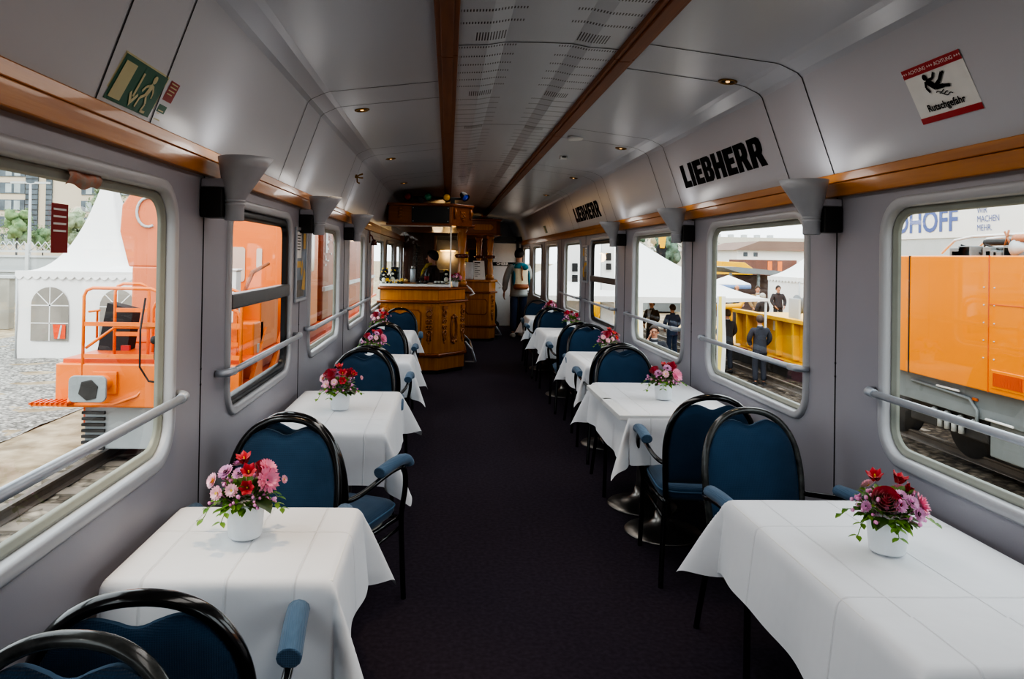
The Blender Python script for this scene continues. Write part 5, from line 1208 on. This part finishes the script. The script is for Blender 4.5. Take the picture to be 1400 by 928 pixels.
# street lamp, fence, concrete wall
t = thing('street_lamp', 'tall grey street lamp with two short arms at far left', 'street lamp', (-33.7, 60, GZ)); MB().tube([(0, 0, 0), (0, 0, 4), (0, 0, 8.5)], [.16, .13, .09], 8).build('post', LG, t)
for s in (-1, 1): MB().tube([(0, 0, 8.5), (s * .7, 0, 8.6)], .05, 6).box(s * .4 if s > 0 else -1.5, 1.5 if s > 0 else -.4, -.15, .15, 8.52, 8.68).build('lamp_head', LG, t)
t = thing('noise_barrier', 'grey panel barrier with posts and lattice top behind the tent', 'fence', (0, 45, 0)); MB().box(-48, -14, 0, .1, GZ, 1.15).build('panel', ext('barrier_grey', 'b5babb', .6, .04, .4), t)
for z in (.25, 1.15, 1.45): MB().box(-48, -14, -.1, .02, z, z + .12).build('rail', LG, t)
for i in range(14): MB().box(-47 + i * 2.4, -46.8 + i * 2.4, -.2, .1, GZ, 1.95).build('post', LG, t)
mb = MB()
for i in range(80):
    x = -47 + i * .42; mb.tube([(x, 0, 1.55), (x + .42, 0, 2.1)], .03, 4).tube([(x + .42, 0, 1.55), (x, 0, 2.1)], .03, 4)
mb.build('lattice', LG, t)
t = thing('concrete_wall', 'weathered concrete wall at the far left edge behind the gravel', 'wall', (0, 30, 0)); MB().box(-40, -17.6, 0, .4, GZ, .45).build('wall_slab', ext('weathered_concrete', 'a3a096', .9, .15, 1), t); MB().box(-40, -17.4, -.05, .45, .45, .55).build('coping', LG, t)

# --- orange rail machine on the left track
mc = thing('rail_machine', 'orange railway maintenance machine with railed platform and buffers outside the left windows', 'rail vehicle')
MB().box(-5.55, -2.95, 10.6, 10.78, -.62, .0).build('buffer_beam', OR, mc, bevel=.02)
for x in (-4.84, -3.40):
    bf = MB().lathe([(.15, 0), (.15, .03), (.11, .05), (.10, .34), (.085, .36), (.085, .52)], (x, 10.6, -.26), 20, Matrix.Rotation(pi / 2, 3, 'X')).build('buffer', OR, mc)
    MB().prism(rrect(-.25, .25, -.18, .18, .08), 0, .05, 0, lambda a, b_, e, x=x: (x + a, 10.10 - e, -.26 + b_)).build('buffer_plate', ext('buffer_grey%d' % int(x * -10), '9aa0a2', .5, .1, 3), bf, bevel=.01)
    MB().prism([(-.14, -.06), (-.03, -.15), (.09, -.12), (.12, .04), (.03, .13), (-.10, .10)], 0, .006, 0, lambda a, b_, e, x=x: (x + a + .03, 10.045 - e, -.26 + b_)).build('grease_stain', DK, bf)
    MB().box(x - .17, x + .17, 10.55, 10.6, -.42, -.1).build('buffer_flange', OR, bf, bevel=.01)
MB().box(-5.5, -2.9, 10.7, 30, -.02, .06).box(-5.3, -3.1, 10.7, 30, -.35, -.02).build('platform_deck', OR2, mc, bevel=.01)
MB().box(-5.75, -5.25, 10.35, 10.6, -.56, -.53).tube([(-5.3, 10.6, -.4), (-5.25, 10.4, -.50), (-5.25, 10.4, -.55)], .03, 6).tube([(-5.2, 10.45, -.55), (-4.7, 10.5, -.56), (-4.4, 10.6, -.45), (-4.3, 10.65, -.3)], .022, 6).build('step', OR, mc)
mb = MB(); [mb.box(-5.75 + i * .07, -5.72 + i * .07, 10.3, 10.6, -.53, -.50) for i in range(8)]; mb.build('step_grating', OR2, mc)
def railing(pts, r=.022): return MB().tube(pts, r, 8)
def hoop(xa, xb, y, z0, z1, name='railing'):
    m_ = MB(); c = .12
    m_.tube([(xa, y, z0), (xa, y, z1 - c), (xa + c * .3, y, z1 - c * .3), (xa + c, y, z1), (xb - c, y, z1), (xb - c * .3, y, z1 - c * .3), (xb, y, z1 - c), (xb, y, z0)], .024, 8)
    m_.box(xa, xb, y - .015, y + .015, z0 + (z1 - z0) * .62, z0 + (z1 - z0) * .62 + .06); m_.box(xa, xb, y - .015, y + .015, z0 + (z1 - z0) * .3, z0 + (z1 - z0) * .3 + .06); return m_.build(name, OR, mc)
hoop(-5.18, -4.12, 10.62, -.35, 1.08); hoop(-4.0, -2.95, 10.62, -.35, 1.08)
hoop(-5.0, -4.5, 11.2, 0, 1.12); hoop(-4.55, -4.2, 11.5, 0, .85)
MB().tube([(-5.15, 10.64, .22), (-4.98, 10.64, .35), (-4.75, 10.64, .52), (-4.1, 10.64, .52)], .02, 8).tube([(-5.05, 10.75, .35), (-5.05, 10.75, .75), (-5.0, 10.4, .76), (-4.85, 10.4, .78)], .016, 6).build('grab_iron', OR, mc)
MB().box(-4.62, -4.5, 10.55, 10.6, .20, .27).build('red_lamp', ext('lamp_red', 'c02424', .3), mc)
MB().tube([(-4.3, 10.58, .95), (-4.33, 10.5, .5), (-4.32, 10.48, -.02), (-4.2, 10.5, -.22), (-3.9, 10.6, -.28)], .014, 6).tube([(-4.15, 10.58, .4), (-4.12, 10.5, .1), (-4.0, 10.5, -.12), (-3.85, 10.6, -.15)], .016, 6).ball((-4.14, 10.52, .36), .06, 8, 6).build('air_hose', BK, mc)
MB().box(-4.5, -4.2, 11.8, 12.1, .06, .8).ball((-4.35, 11.95, .86), (.12, .12, .14), 10, 7).build('pump_unit', ext('pump_blue', '8fa9bd', .4, .15, 4), mc)
MB().prism([(-5.45, 0), (-5.0, -.05), (-4.9, .7), (-5.3, .8)], 11.6, 11.9, 0, lambda a, b_, e: (a, e, b_)).build('engine_cover', BK, mc)
MB().prism([(-4.42, .06), (-2.95, .06), (-2.95, .95), (-3.7, .95), (-4.1, .62), (-4.42, .50)], 11.7, 12.9, 0, lambda a, b_, e: (a, e, b_)).build('hydraulic_housing', OR, mc, bevel=.03)
# crane arm end with pale lettering curve
MB().prism([(-5.58, 1.95), (-5.55, 2.40), (-5.40, 2.62), (-4.85, 2.62), (-4.85, 1.35), (-5.42, 1.35)], 12.6, 13.0, 0, lambda a, b_, e: (a, e, b_)).box(-5.36, -4.9, 12.6, 13.0, .06, 1.36).build('crane_arm', ext('arm_orange', 'e8875c', .4, .05, 2), mc, bevel=.03)
MB().tube([(-5.10 + .19 * cos(a_), 12.585, 2.28 + .25 * sin(a_)) for a_ in [pi * .35 + i * pi * 1.3 / 12 for i in range(13)]], .025, 6).build('white_mark', LG, mc)
# cab and hoods seen through the second window
MB().box(-5.4, -2.92, 13.2, 16.6, .06, 3.1).build('cab', OR, mc, bevel=.05)
mb = MB()
for ya, yb in ((13.6, 14.2), (15.2, 16.0)): mb.prism(rrect(ya, yb, 1.25, 2.3, .12), 0, .02, 0, lambda a, b_, e: (-2.92 + e, a, b_))
mb.prism(rrect(-3.92, -3.62, 1.1, 1.72, .06), 0, .02, 0, lambda a, b_, e: (a, 13.2 - e, b_)); mb.prism(rrect(-3.42, -3.32, 1.35, 1.7, .03), 0, .02, 0, lambda a, b_, e: (a, 13.2 - e, b_))
mb.build('cab_window', ext('cab_glass', 'd9c4b4', .15, .1, 1), mc)
MB().box(-3.62, -3.2, 11.2, 11.45, .55, 1.34).box(-3.64, -3.18, 11.18, 11.47, 1.34, 1.37).build('white_cabinet', WT, mc, bevel=.01); MB().box(-3.40, -3.28, 11.195, 11.2, 1.22, 1.27).build('cabinet_plate', ext('plate_blue', '5a7fb0', .4), mc)
hoop(-3.45, -3.05, 10.9, .0, .78)
MB().tube([(-3.3, 11.9, .9), (-3.2, 12.1, 1.3), (-2.98, 12.3, 1.45)], [.025, .04, .025], 8).tube([(-3.32, 11.7, .5), (-3.3, 11.9, .95)], .035, 8).build('hose_bundle', ext('hose_buff', 'a8623c', .7, .3, 6), mc)
for x in (-3.55, -3.15): MB().box(x - .03, x + .03, 11.0, 11.06, -.9, 1.0).build('upright', OR, mc)
MB().prism([(12.0, -.6), (12.1, -.6), (14.2, .75), (14.2, .95)], -2.98, -2.90, 0, lambda a, b_, e: (e, a, b_)).prism([(10.9, -.55), (11.0, -.55), (12.0, .3), (12.0, .42)], -2.98, -2.92, 0, lambda a, b_, e: (e, a, b_)).build('diagonal_brace', OR, mc)
MB().box(-3.75, -2.95, 11.3, 11.9, -.75, .55).build('side_hood', OR, mc, bevel=.03); MB().box(-2.955, -2.94, 11.5, 11.62, .05, .2).build('hood_plate', LG, mc)
MB().box(-5.3, -2.95, 10.9, 28, -.95, -.3).build('underframe', OR2, mc, bevel=.02); 
for y in (13.0, 15.2, 21, 23.2):
    for x in (-4.95, -3.42): MB().lathe([(.0, -.07), (.46, -.07), (.46, .03), (.49, .03), (.49, .07), (.0, .07)], (x, y, -.84), 24, Matrix.Rotation(pi / 2, 3, 'Y')).build('wheel', DK, mc)
MB().prism([(-5.2, -.62), (-3.2, -.62), (-3.2, -1.25), (-5.2, -1.25)], 10.75, 10.95, 0, lambda a, b_, e: (a, e, b_)).build('track_plough', ext('plough_grey', 'a9adae', .6, .1, 2), mc, bevel=.02)
mb = MB(); [mb.box(-5.22, -4.9, 10.70, 10.75, -1.25 + i * .085, -1.21 + i * .085) for i in range(7)]; mb.build('plough_brush', DK, mc)
# darker red brown body farther along
MB().box(-5.4, -2.92, 17.2, 29, .06, 3.0).build('long_hood', ext('hood_redbrown', '9c5840', .4, .12, 1.5), mc, bevel=.05)
mb = MB(); rn = random.Random(8)
for i in range(7): mb.box(-2.915, -2.905, 17.5 + i * .55, 17.66 + i * .55, 2.35, 2.85)
mb.build('dark_marks', BK, mc)
mb = MB()
for i in range(26):
    y, z = rn.uniform(17.4, 21), rn.uniform(1.2, 2.2); mb.box(-2.915, -2.90, y, y + rn.uniform(.05, .25), z, z + rn.uniform(.03, .06))
mb.box(-2.915, -2.90, 17.5, 17.75, 1.65, 2.2); mb.build('white_marks', WT, mc)
MB().box(-2.93, -2.86, 17.2, 29, .75, .85).build('hood_ledge', LG, mc)

# --- orange locomotive on the right
lc = thing('locomotive', 'bright orange locomotive body with side vent outside the nearest right window', 'locomotive')
MB().box(7.62, 10.4, -2, 12.3, -.17, 1.75).build('body', LO, lc, bevel=.02)
MB().box(7.61, 7.63, 11.82, 11.845, -.17, 1.75).build('door_gap', BK, lc)
mb = MB()
for y in (10.05, 8.4, 6.4): mb.box(7.612, 7.622, y, y + .012, -.17, 1.75)
mb.box(7.612, 7.622, -2, 10.05, 1.06, 1.07); mb.build('panel_joint', OR2, lc)
mb = MB(); [mb.ball((7.617, y, z), .012, 6, 4) for y in (10.15, 9.95) for z in (.3, .55, .8, 1.05, 1.3)]; mb.build('rivet_row', LG, lc)
v = MB().box(7.605, 7.63, 9.35, 9.99, -.10, .16).build('vent_frame', LO, lc, bevel=.01); mb = MB(); [mb.box(7.595, 7.61, 9.41 + i * .026, 9.425 + i * .026, -.06, .12) for i in range(21)]; mb.build('vent_slat', OR2, v)
MB().box(7.75, 10.3, -2, 12.3, -.62, -.17).build('frame_sill', GR, lc, bevel=.01)
MB().tube([(7.72, 11.9, -.30), (7.72, 10.9, -.34), (7.72, 10.55, -.36), (7.72, 10.4, -.5), (7.72, 10.4, -.8)], .025, 6).build('conduit', GR, lc)
for y0_, z_ in ((10.75, -.28), (9.7, -.58)): MB().tube([(7.70, y0_, z_), (7.70, y0_ + .5, z_)], .018, 6).build('handrail', WT, lc)
MB().box(7.8, 9.5, 8.5, 10.25, -1.12, -.62).build('fuel_tank', GR, lc, bevel=.02); MB().box(7.74, 7.8, 9.15, 9.4, -.52, -.34).build('junction_box', LG, lc, bevel=.01); MB().box(7.735, 7.74, 9.25, 9.31, -.46, -.38).build('box_window', BK, lc); MB().box(7.73, 7.75, 10.42, 10.52, -.37, -.33).build('marker_lamp', ext('marker_orange', 'd06a28', .3), lc)
for y in (11.2, 13.0, 5.5): MB().lathe([(.0, -.07), (.5, -.07), (.5, .03), (.54, .03), (.54, .07), (.0, .07)], (8.28, y, -.9), 28, Matrix.Rotation(pi / 2, 3, 'Y')).build('wheel', DK, lc)
MB().box(7.9, 9.9, 10.4, 12.2, -1.0, -.62).build('bogie_frame', DK, lc, bevel=.03); mb = MB(); [mb.tube([(7.85, 10.9 + i * .16, -.7), (7.85, 10.9 + i * .16, -.95)], .04, 8) for i in range(4)]; [mb.ball((7.84, 10.6 + i * .3, -.72), .06, 8, 6) for i in range(4)]; mb.build('brake_gear', LG, lc)
# roof equipment
MB().tube([(8.0, 11.6, 1.80), (8.0, 11.3, 2.0), (8.0, 10.9, 2.05), (8.0, 9.6, 2.06)], .02, 6).tube([(8.3, 11.3, 1.82), (8.3, 11.0, 2.02), (8.3, 10.6, 2.04)], .02, 6).build('white_horn', WT, lc)
MB().tube([(8.2, 10.9, 1.96), (8.2, 9.0, 1.96)], .05, 8).tube([(8.1, 10.9, 1.84), (8.1, 9.0, 1.84)], .04, 8).build('roof_pipe', DK, lc)
mb = MB(); rn = random.Random(2)
for i in range(14):
    y = rn.uniform(9.2, 11.0); mb.box(7.9, 8.1, y, y + rn.uniform(.1, .3), 1.75, 1.75 + rn.uniform(.06, .18))
mb.build('roof_block', GR, lc, bevel=.01)
mb = MB()
for i in range(4): y = 11.2 - i * .5; mb.tube([(8.0, y, 1.78), (7.95, y - .12, 1.92), (8.0, y - .3, 1.86), (8.05, y - .42, 1.78)], .014, 6)
mb.build('roof_cable', BK, lc)
MB().lathe([(.05 + .018 * (i % 2), -.17 + i * .034) for i in range(11)], (7.95, 9.85, 1.99), 16, Matrix.Rotation(pi / 2, 3, 'X')).build('ribbed_insulator', ext('insulator', 'c98a66', .4), lc)
MB().tube([(7.95, 10.2, 1.88), (7.95, 10.12, 2.12)], .014, 6).tube([(7.95, 10.08, 1.88), (7.95, 10.2, 2.1)], .014, 6).build('copper_contact', ext('copper', 'b5764e', .4), lc)
MB().lathe([(.13, -.12), (.11, -.05), (.05, .12), (.03, .16)], (7.95, 9.85, 1.86), 16, Matrix.Rotation(pi / 2, 3, 'X')).build('bell_horn', LG, lc)
MB().box(7.9, 9.4, 8.6, 9.45, 1.75, 2.08).build('roof_cabinet', LG, lc, bevel=.01); mb = MB(); [mb.box(7.895, 7.9, 9.2, 9.4, 1.86 + i * .04, 1.875 + i * .04) for i in range(2)]; mb.build('cabinet_slot', BK, lc)
# --- banner hall behind it
hl = thing('exhibition_hall', 'pale grey hall wall behind the orange locomotive, carrying the white banner', 'building'); MB().box(14.05, 20, 12, 26, GZ, 2.37).build('wall', LG, hl); MB().box(14.1, 20, 12, 26, 2.37, 5.2).build('upper_wall', WT, hl)
bn = thing('banner', 'white banner with large blue capitals and three small text lines, above the locomotive roof', 'banner'); MB().box(14.02, 14.05, 12.5, 25.5, 2.37, 5.0).build('banner_sheet', WT, bn)
bl_ = ext('banner_blue', '5a6ca8', .6, .03, 2)
def btext(body, size, y, z, bold, sx=1.0):
    vs, fs = text_poly(body, size, align='LEFT', bold=bold, sx=sx); return MB().add([(14.005, y - a, z + b_) for a, b_ in vs], fs)
btext('DHOFF', .88, 22.47, 2.83, .018, .98).build('large_lettering', bl_, bn)
for i, w_d in enumerate(('WIR', 'MACHEN', 'MEHR.')): btext(w_d, .235, 18.95, 3.06 - i * .232, .0, .82).build('small_lettering', bl_, bn)

# --- right yard
yd = thing('long_hall', 'long pale hall with roof ventilators on the horizon through the second right window', 'building', (0, 110, 0)); MB().box(24, 80, 0, 30, GZ, 5.3).build('wall', ext('hall_wall', 'cfcabd', .8, .03, .1), yd); MB().box(23.8, 80.2, -.3, 30, 3.0, 3.2).build('eaves', LG, yd)
for i in range(9): MB().box(33 + i * 2.05, 33.6 + i * 2.05, 1, 2, 5.3, 5.75).build('ventilator', LG, yd)
t = thing('depot_building', 'white low building with brown roof in front of the long hall', 'building', (0, 70, 0)); MB().box(28, 40, 0, 8, GZ, 2.75).build('wall', WT, t); MB().prism([(27.5, 2.7), (40.5, 2.7), (40.5, 3.6), (30, 3.6)], -.5, 8.5, 0, lambda a, b_, e: (a, e, b_)).build('roof', ext('roof_brown', '8c7468', .8, .08, .5), t)
for x in (28.6, 29.6): MB().box(x, x + .4, -.05, 0, 2.1, 2.5).build('window', GLS, t)
t = thing('street_mast', 'thin grey mast rising above the yard in the second right window', 'mast', (24.5, 66, GZ)); MB().tube([(0, 0, 0), (0, 0, 9)], [.09, .05], 6).build('mast_pole', GR, t)
t = thing('railway_wagon', 'brown wagon with two orange upright stripes beyond the dark roof', 'rail vehicle', (0, 50, 0)); MB().box(20.6, 24.2, 0, 3, -.8, 1.75).build('body', BR, t, bevel=.02)
for x in (22.15, 22.85): MB().box(x, x + .3, -.03, 0, .9, 1.65).build('orange_stripe', OR, t)
t = thing('railway_wagon', 'yellow topped machine roof left of the brown wagon', 'rail vehicle', (0, 45, 0)); MB().prism([(16.0, -.8), (19.0, -.8), (19.0, 1.2), (18.5, 1.55), (16.6, 1.62), (16.0, 1.5)], 0, 3, 0, lambda a, b_, e: (a, e, b_)).build('body', YE, t, bevel=.03)
t = thing('open_shed', 'grey flat roofed shed over a brown wagon behind the yellow machine', 'shed', (0, 38, 0)); MB().prism([(14.4, 1.30), (15.4, 1.0), (18.6, .85), (18.6, 1.05), (15.2, 1.32)], 0, 5, 0, lambda a, b_, e: (a, e, b_)).build('roof', GR, t)
MB().box(15.6, 18.0, 1.5, 4, GZ, .85).build('stored_wagon', ext('wagon_dark', '6f5a55', .7, .2, 1.5), t)
for x in (14.9, 16.4, 18.2): MB().box(x, x + .12, .2, .32, GZ, 1.0).build('post', GR, t)
pagoda(17.4, 34, 1.6, .9, 2.3, 'white peaked tent at the right edge of the second right window', scallop=10)
t = thing('parasol', 'white and blue parasol beyond the pavilion, through the second right window', 'parasol', (13.2, 34, GZ)); MB().lathe([(.02, 2.55), (.95, 2.18), (1.0, 2.12)], n=16).build('canopy', WT, t); MB().lathe([(1.0, 2.13), (1.01, 1.95)], n=16).build('blue_valance', ext('valance_blue', '7f97c4', .7), t); MB().tube([(0, 0, 0), (0, 0, 2.5)], .03, 6).build('pole', GR, t)
pagoda(5.2, 22.9, 3.45, .60, 2.75, 'large open white pavilion roof outside the third right window', walls=False, valance=.05, scallop=1)
def flag(x, y, z0, z1, w, label, second='efdc6a', emblem=False):
    t = thing('banner_flag', label, 'flag', (x, y, GZ)); MB().tube([(0, 0, 0), (0, 0, z1 - GZ)], .02, 6).build('pole', LG, t); sh_ = MB().grid(lambda u, v: (w * u, .04 * sin(v * 7 + u * 2), z0 - GZ + (z1 - z0) * v), 4, 12).build('sheet', WT, t)
    if second: MB().grid(lambda u, v: (w * .5 * u, -.02 + .04 * sin(v * 7 + u), z0 - GZ + (z1 - z0) * v), 4, 12).build('yellow_strip', ext('flag_yellow%d' % int(x * 10), second, .7), sh_)
    if emblem:
        for p in ([(.3, .60), (.72, .60), (.72, .655), (.3, .655)], [(.3, .68), (.72, .68), (.72, .745), (.3, .745)]): MB().add([(w * a, -.06 + .04 * sin(b_ * 7 + a * 2), z0 - GZ + (z1 - z0) * b_) for a, b_ in p], [(0, 1, 2, 3)]).build('dark_emblem', BK, sh_)
flag(6.58, 17.6, -1.25, .75, .20, 'white and yellow banner flag left of the two suited men'); flag(4.62, 18.0, -1.25, .6, .24, 'white and yellow banner flag at the left edge of the third right window')
flag(4.22, 20, -.6, 2.6, .36, 'white flag with dark emblem in the openable right window', None, True); flag(3.36, 20.5, -1.2, 2.4, .40, 'tall white flag with dark shapes, through the window beyond the openable right one', None, True)
fw = thing('flat_wagon', 'flat wagon deck with red and white edge under the yellow machine', 'rail vehicle', (0, 0, 0)); MB().box(9.25, 12.3, 14.5, 30, -1.22, -1.06).build('deck', YE, fw, bevel=.02)
mb = MB(); [mb.box(9.235, 9.25, 15 + i * 1.2, 15.6 + i * 1.2, -1.2, -1.08) for i in range(10)]; mb.build('red_marking', ext('mark_red', 'c8443c', .5), fw); MB().box(9.4, 12.1, 14.6, 30, GZ, -1.25).build('running_gear', DK, fw)
ym = thing('yellow_machine', 'yellow ribbed machine body loaded on the flat wagon behind the suited men', 'machine'); MB().prism([(16.5, -1.06), (23.2, -1.06), (23.4, -.55), (23.2, .0), (16.5, .0)], 9.4, 11.5, 0, lambda a, b_, e: (e, a, b_)).build('body', YE, ym, bevel=.02)
for y in (17.2, 18.2, 19.2, 20.2, 21.2, 22.2, 23.0): MB().box(9.22, 9.4, y, y + .1, -1.0, .0).build('rib', YE, ym, bevel=.01)
MB().box(9.2, 9.42, 16.5, 23.4, -.02, .09).build('top_flange', YE, ym, bevel=.01); MB().box(9.39, 9.40, 20.5, 20.8, -.35, -.08).build('white_plate', WT, ym)
MB().prism([(16.0, 0), (18.6, 0), (18.0, .55), (16.0, .75)], 9.5, 10.2, 0, lambda a, b_, e: (e, a, b_)).build('raised_arm', YE, ym, bevel=.02)
t = thing('winch', 'grey steel winch drum on top of the yellow machine', 'winch', (10.1, 20.2, .10)); MB().lathe([(.0, -.32), (.30, -.32), (.30, -.28), (.22, -.27), (.22, .27), (.30, .28), (.30, .32), (.0, .32)], (0, 0, .30), 20, Matrix.Rotation(pi / 2, 3, 'Y')).build('drum', GR, t); MB().box(-.4, -.34, -.3, .3, -.1, .5).box(.34, .4, -.3, .3, -.1, .5).build('cheek', LG, t, bevel=.01)
t = thing('crane_hook', 'yellow hooked arm above the left end of the yellow machine', 'hook', (9.1, 23.6, 0)); MB().tube([(-.5, 0, .10), (.1, 0, .12), (.45, 0, .16), (.55, 0, .30), (.45, 0, .40)], [.10, .10, .09, .07, .03], 8).tube([(.2, .1, .1), (.2, .1, -1.06)], .05, 6).build('hook_arm', YE, t)
cr_ = thing('excavator', 'yellow crane arm with dark grab above the pavilion, through the third right window', 'excavator', (13.15, 45, 0)); MB().prism([(-.15, 4.6), (.55, 4.6), (.25, 2.35), (-.05, 2.35)], -.15, .15, 0, lambda a, b_, e: (a, e, b_)).build('boom', YE, cr_, bevel=.03); MB().lathe([(.30, -.12), (.34, 0), (.30, .12)], (.08, 0, 2.3), 14, Matrix.Rotation(pi / 2, 3, 'X')).box(-.2, .3, -.15, .15, 1.6, 2.2).build('grab', BK, cr_); MB().box(-1, 1, -1, 1, -1.5, .4).build('machine_base', GR, cr_); MB().box(-.05, .15, -.1, .1, .4, 2.4).build('stick', YE, cr_)
t = thing('reel_machine', 'yellow reel machine seen through the lower pane of the openable right window', 'machine', (5.9, 28, 0)); MB().lathe([(.20, -.25), (.50, -.25), (.50, -.18), (.34, -.16), (.34, .16), (.50, .18), (.50, .25), (.20, .25)], (0, 0, -.35), 24, Matrix.Rotation(pi / 2, 3, 'X')).build('reel', YE, t); MB().box(-.9, .9, -.5, .5, -1.5, -.95).build('chassis', ext('chassis_green', '6f8a4a', .6, .1, 2), t, bevel=.03); MB().tube([(-.3, -.3, -1.0), (0, -.3, -.35), (.3, -.3, -1.0)], .06, 6).build('stand', YE, t)
t = thing('excavator', 'yellow machine with red roof glimpsed in the top pane of the openable right window', 'excavator', (7.0, 34, 0)); MB().box(-.6, .5, -.6, .6, -1.4, 1.75).build('body', YE, t, bevel=.05); MB().prism([(-.8, 1.75), (.7, 1.75), (.5, 2.25), (-.6, 2.25)], -.8, .8, 0, lambda a, b_, e: (a, e, b_)).build('red_roof', ext('roof_red', 'c07068', .7), t); MB().box(-.4, .3, -.62, -.6, .4, 1.4).build('window', GLS, t)
# visitors outside
PG = 'visitors outside the right windows'
E_ = EXK
hands = dict(elL=(-.27, .02, 1.17), wrL=(-.17, .16, .98), elR=(.27, .02, 1.17), wrR=(.17, .16, .98))
person('larger dark suited man seen from behind, outside the second right window', (8.06, 18.6, GZ + .02), -.05, 1.80, '363a46', '30333e', '4a3a34', '1c1c1e', hands, shirt='e8e8e6', group=PG, sub=2, skirt=.12, ex=E_)
person('dark suited man seen from behind beside the yellow flag', (7.98, 20.6, GZ + .02), .15, 1.80, '3c4048', '30333e', '5a4a40', '1c1c1e', hands, shirt='e8e8e6', group=PG, sub=2, skirt=.12, ex=E_)
person('man with glasses holding a phone to his ear, low in the third right window', (4.26, 14.9, GZ + .02), pi - .35, 1.84, '2e3038', '2a2c34', '3a2a22', '1c1c1e', dict(elR=(.25, .16, 1.2), wrR=(.10, .10, 1.52), elL=(-.27, .05, 1.15), wrL=(-.12, .2, 1.1)), shirt='d9dde4', gl=True, group=PG, sub=2, skirt=.1, ex=E_)
person('dark haired man in an open jacket with a white badge under the pavilion', (6.85, 24.3, GZ + .02), pi - .9, 1.84, '4a4038', '3a3a42', '2a201a', '1c1c1e', hands, shirt='aebcd6', lanyard=True, group=PG, sub=2, skirt=.12, ex=E_)
person('person in a blue suit, cut by the right edge of the third right window', (7.15, 23.0, GZ + .02), .3, 1.78, '4a5f8a', '42547a', '3a2a22', '1c1c1e', hands, group=PG, sub=2, skirt=.12, ex=E_)
person('man in a tan jacket facing the train, standing on the wagon', (11.25, 26.2, -1.06), pi - .2, 1.78, '9c8464', '4a4640', '3a2c24', '1c1c1e', hands, shirt='e8e8e6', lanyard=True, group=PG, sub=2, skirt=.1, ex=E_)
person('grey haired man in a black jacket turned away, in front of the tan jacket man', (10.65, 24.4, -1.2), .4, 1.74, '34343a', '303038', 'b8b4ae', '1c1c1e', hands, group=PG, sub=2, skirt=.1, ex=E_)
person('dark haired person behind the winch drum', (12.6, 27.5, -1.06), pi, 1.76, '3a3c42', '303038', '2a2220', '1c1c1e', hands, group=PG, sub=2, ex=E_)
person('bald man in dark clothes at the left behind the pavilion edge, second right window', (11.6, 29.0, -1.06), pi + .5, 1.74, '3c3c40', '303038', '8a7a70', '1c1c1e', hands, bald=True, group=PG, sub=2, ex=E_)

# ================================================================== LIGHT
w = bpy.data.worlds.new('overcast_sky'); SC.world = w; w.use_nodes = True; nt = w.node_tree; bg = nt.nodes['Background']
tc = nt.nodes.new('ShaderNodeTexCoord'); sp = nt.nodes.new('ShaderNodeSeparateXYZ'); nt.links.new(tc.outputs['Generated'], sp.inputs[0])
rp = nt.nodes.new('ShaderNodeValToRGB'); rp.color_ramp.elements[0].position = .0; rp.color_ramp.elements[0].color = (.86, .90, .94, 1); rp.color_ramp.elements[1].position = .7; rp.color_ramp.elements[1].color = (.92, .96, 1.0, 1)
nt.links.new(sp.outputs[2], rp.inputs['Fac']); nt.links.new(rp.outputs['Color'], bg.inputs['Color']); bg.inputs['Strength'].default_value = SKY = 3.0
def light(kind, name, loc, energy, color=(1, 1, 1), **k):
    l = bpy.data.lights.new(name, kind); l.energy = energy; l.color = color; o = bpy.data.objects.new(name, l); COL.objects.link(o); o.location = loc
    for a, b_ in k.items():
        if a == 'rot': o.rotation_euler = b_
        else: setattr(l, a, b_)
    return o
sun = light('SUN', 'sun', (0, 0, 30), 1.6, (1, .96, .9), rot=(radians(38), radians(-18), 0)); sun.data.angle = radians(25)
# daylight portals in the window openings help sampling of the real sky
for wins, X, s, z in ((WL, XL - .06, 1, ZL), (WR, XR + .06, -1, ZR)):
    for a, b in wins:
        if b > 15: continue
        o = light('AREA', 'window_portal', (X, (a + b) / 2, (z[0] + z[1]) / 2), 1, shape='RECTANGLE', size=b - a - .1, size_y=z[1] - z[0] - .1)
        o.rotation_euler = (pi / 2, 0, -s * pi / 2); o.data.cycles.is_portal = True
# added fill lights below the ceiling, unseen, to brighten the car interior
for y, en in ((0.2, 12), (3.2, 14.5), (6.2, 12), (9.2, 7), (12.2, 3.5)):
    light('AREA', 'ceiling_fill', (XC, y, 2.535), en, (1, .95, .9), shape='RECTANGLE', size=.5, size_y=2.6)
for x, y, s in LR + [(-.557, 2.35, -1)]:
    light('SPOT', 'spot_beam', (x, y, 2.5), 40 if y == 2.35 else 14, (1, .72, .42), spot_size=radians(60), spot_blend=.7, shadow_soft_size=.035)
light('POINT', 'kitchen_light', (0, 16.9, 1.65), 12, (1, .62, .25), shadow_soft_size=.1); light('POINT', 'bar_light', (-.2, 13.5, 1.95), 2, (1, .7, .4), shadow_soft_size=.1)
light('POINT', 'vestibule_light', (1.35, 16.2, 1.9), 1.5, (1, .9, .8), shadow_soft_size=.15)
for X, s_, ys in ((XL, 1, (2.865, 4.72, 6.72)), (XR, -1, (3.24, 5.19, 7.19))):
    for y in ys: light('POINT', 'sconce_light', (X + s_ * .15, y, 1.95), 1.1, (1, .97, .93), shadow_soft_size=.09)
SC.cycles.max_bounces = 10; SC.cycles.diffuse_bounces = 5; SC.cycles.transparent_max_bounces = 24; SC.cycles.sample_clamp_indirect = 6
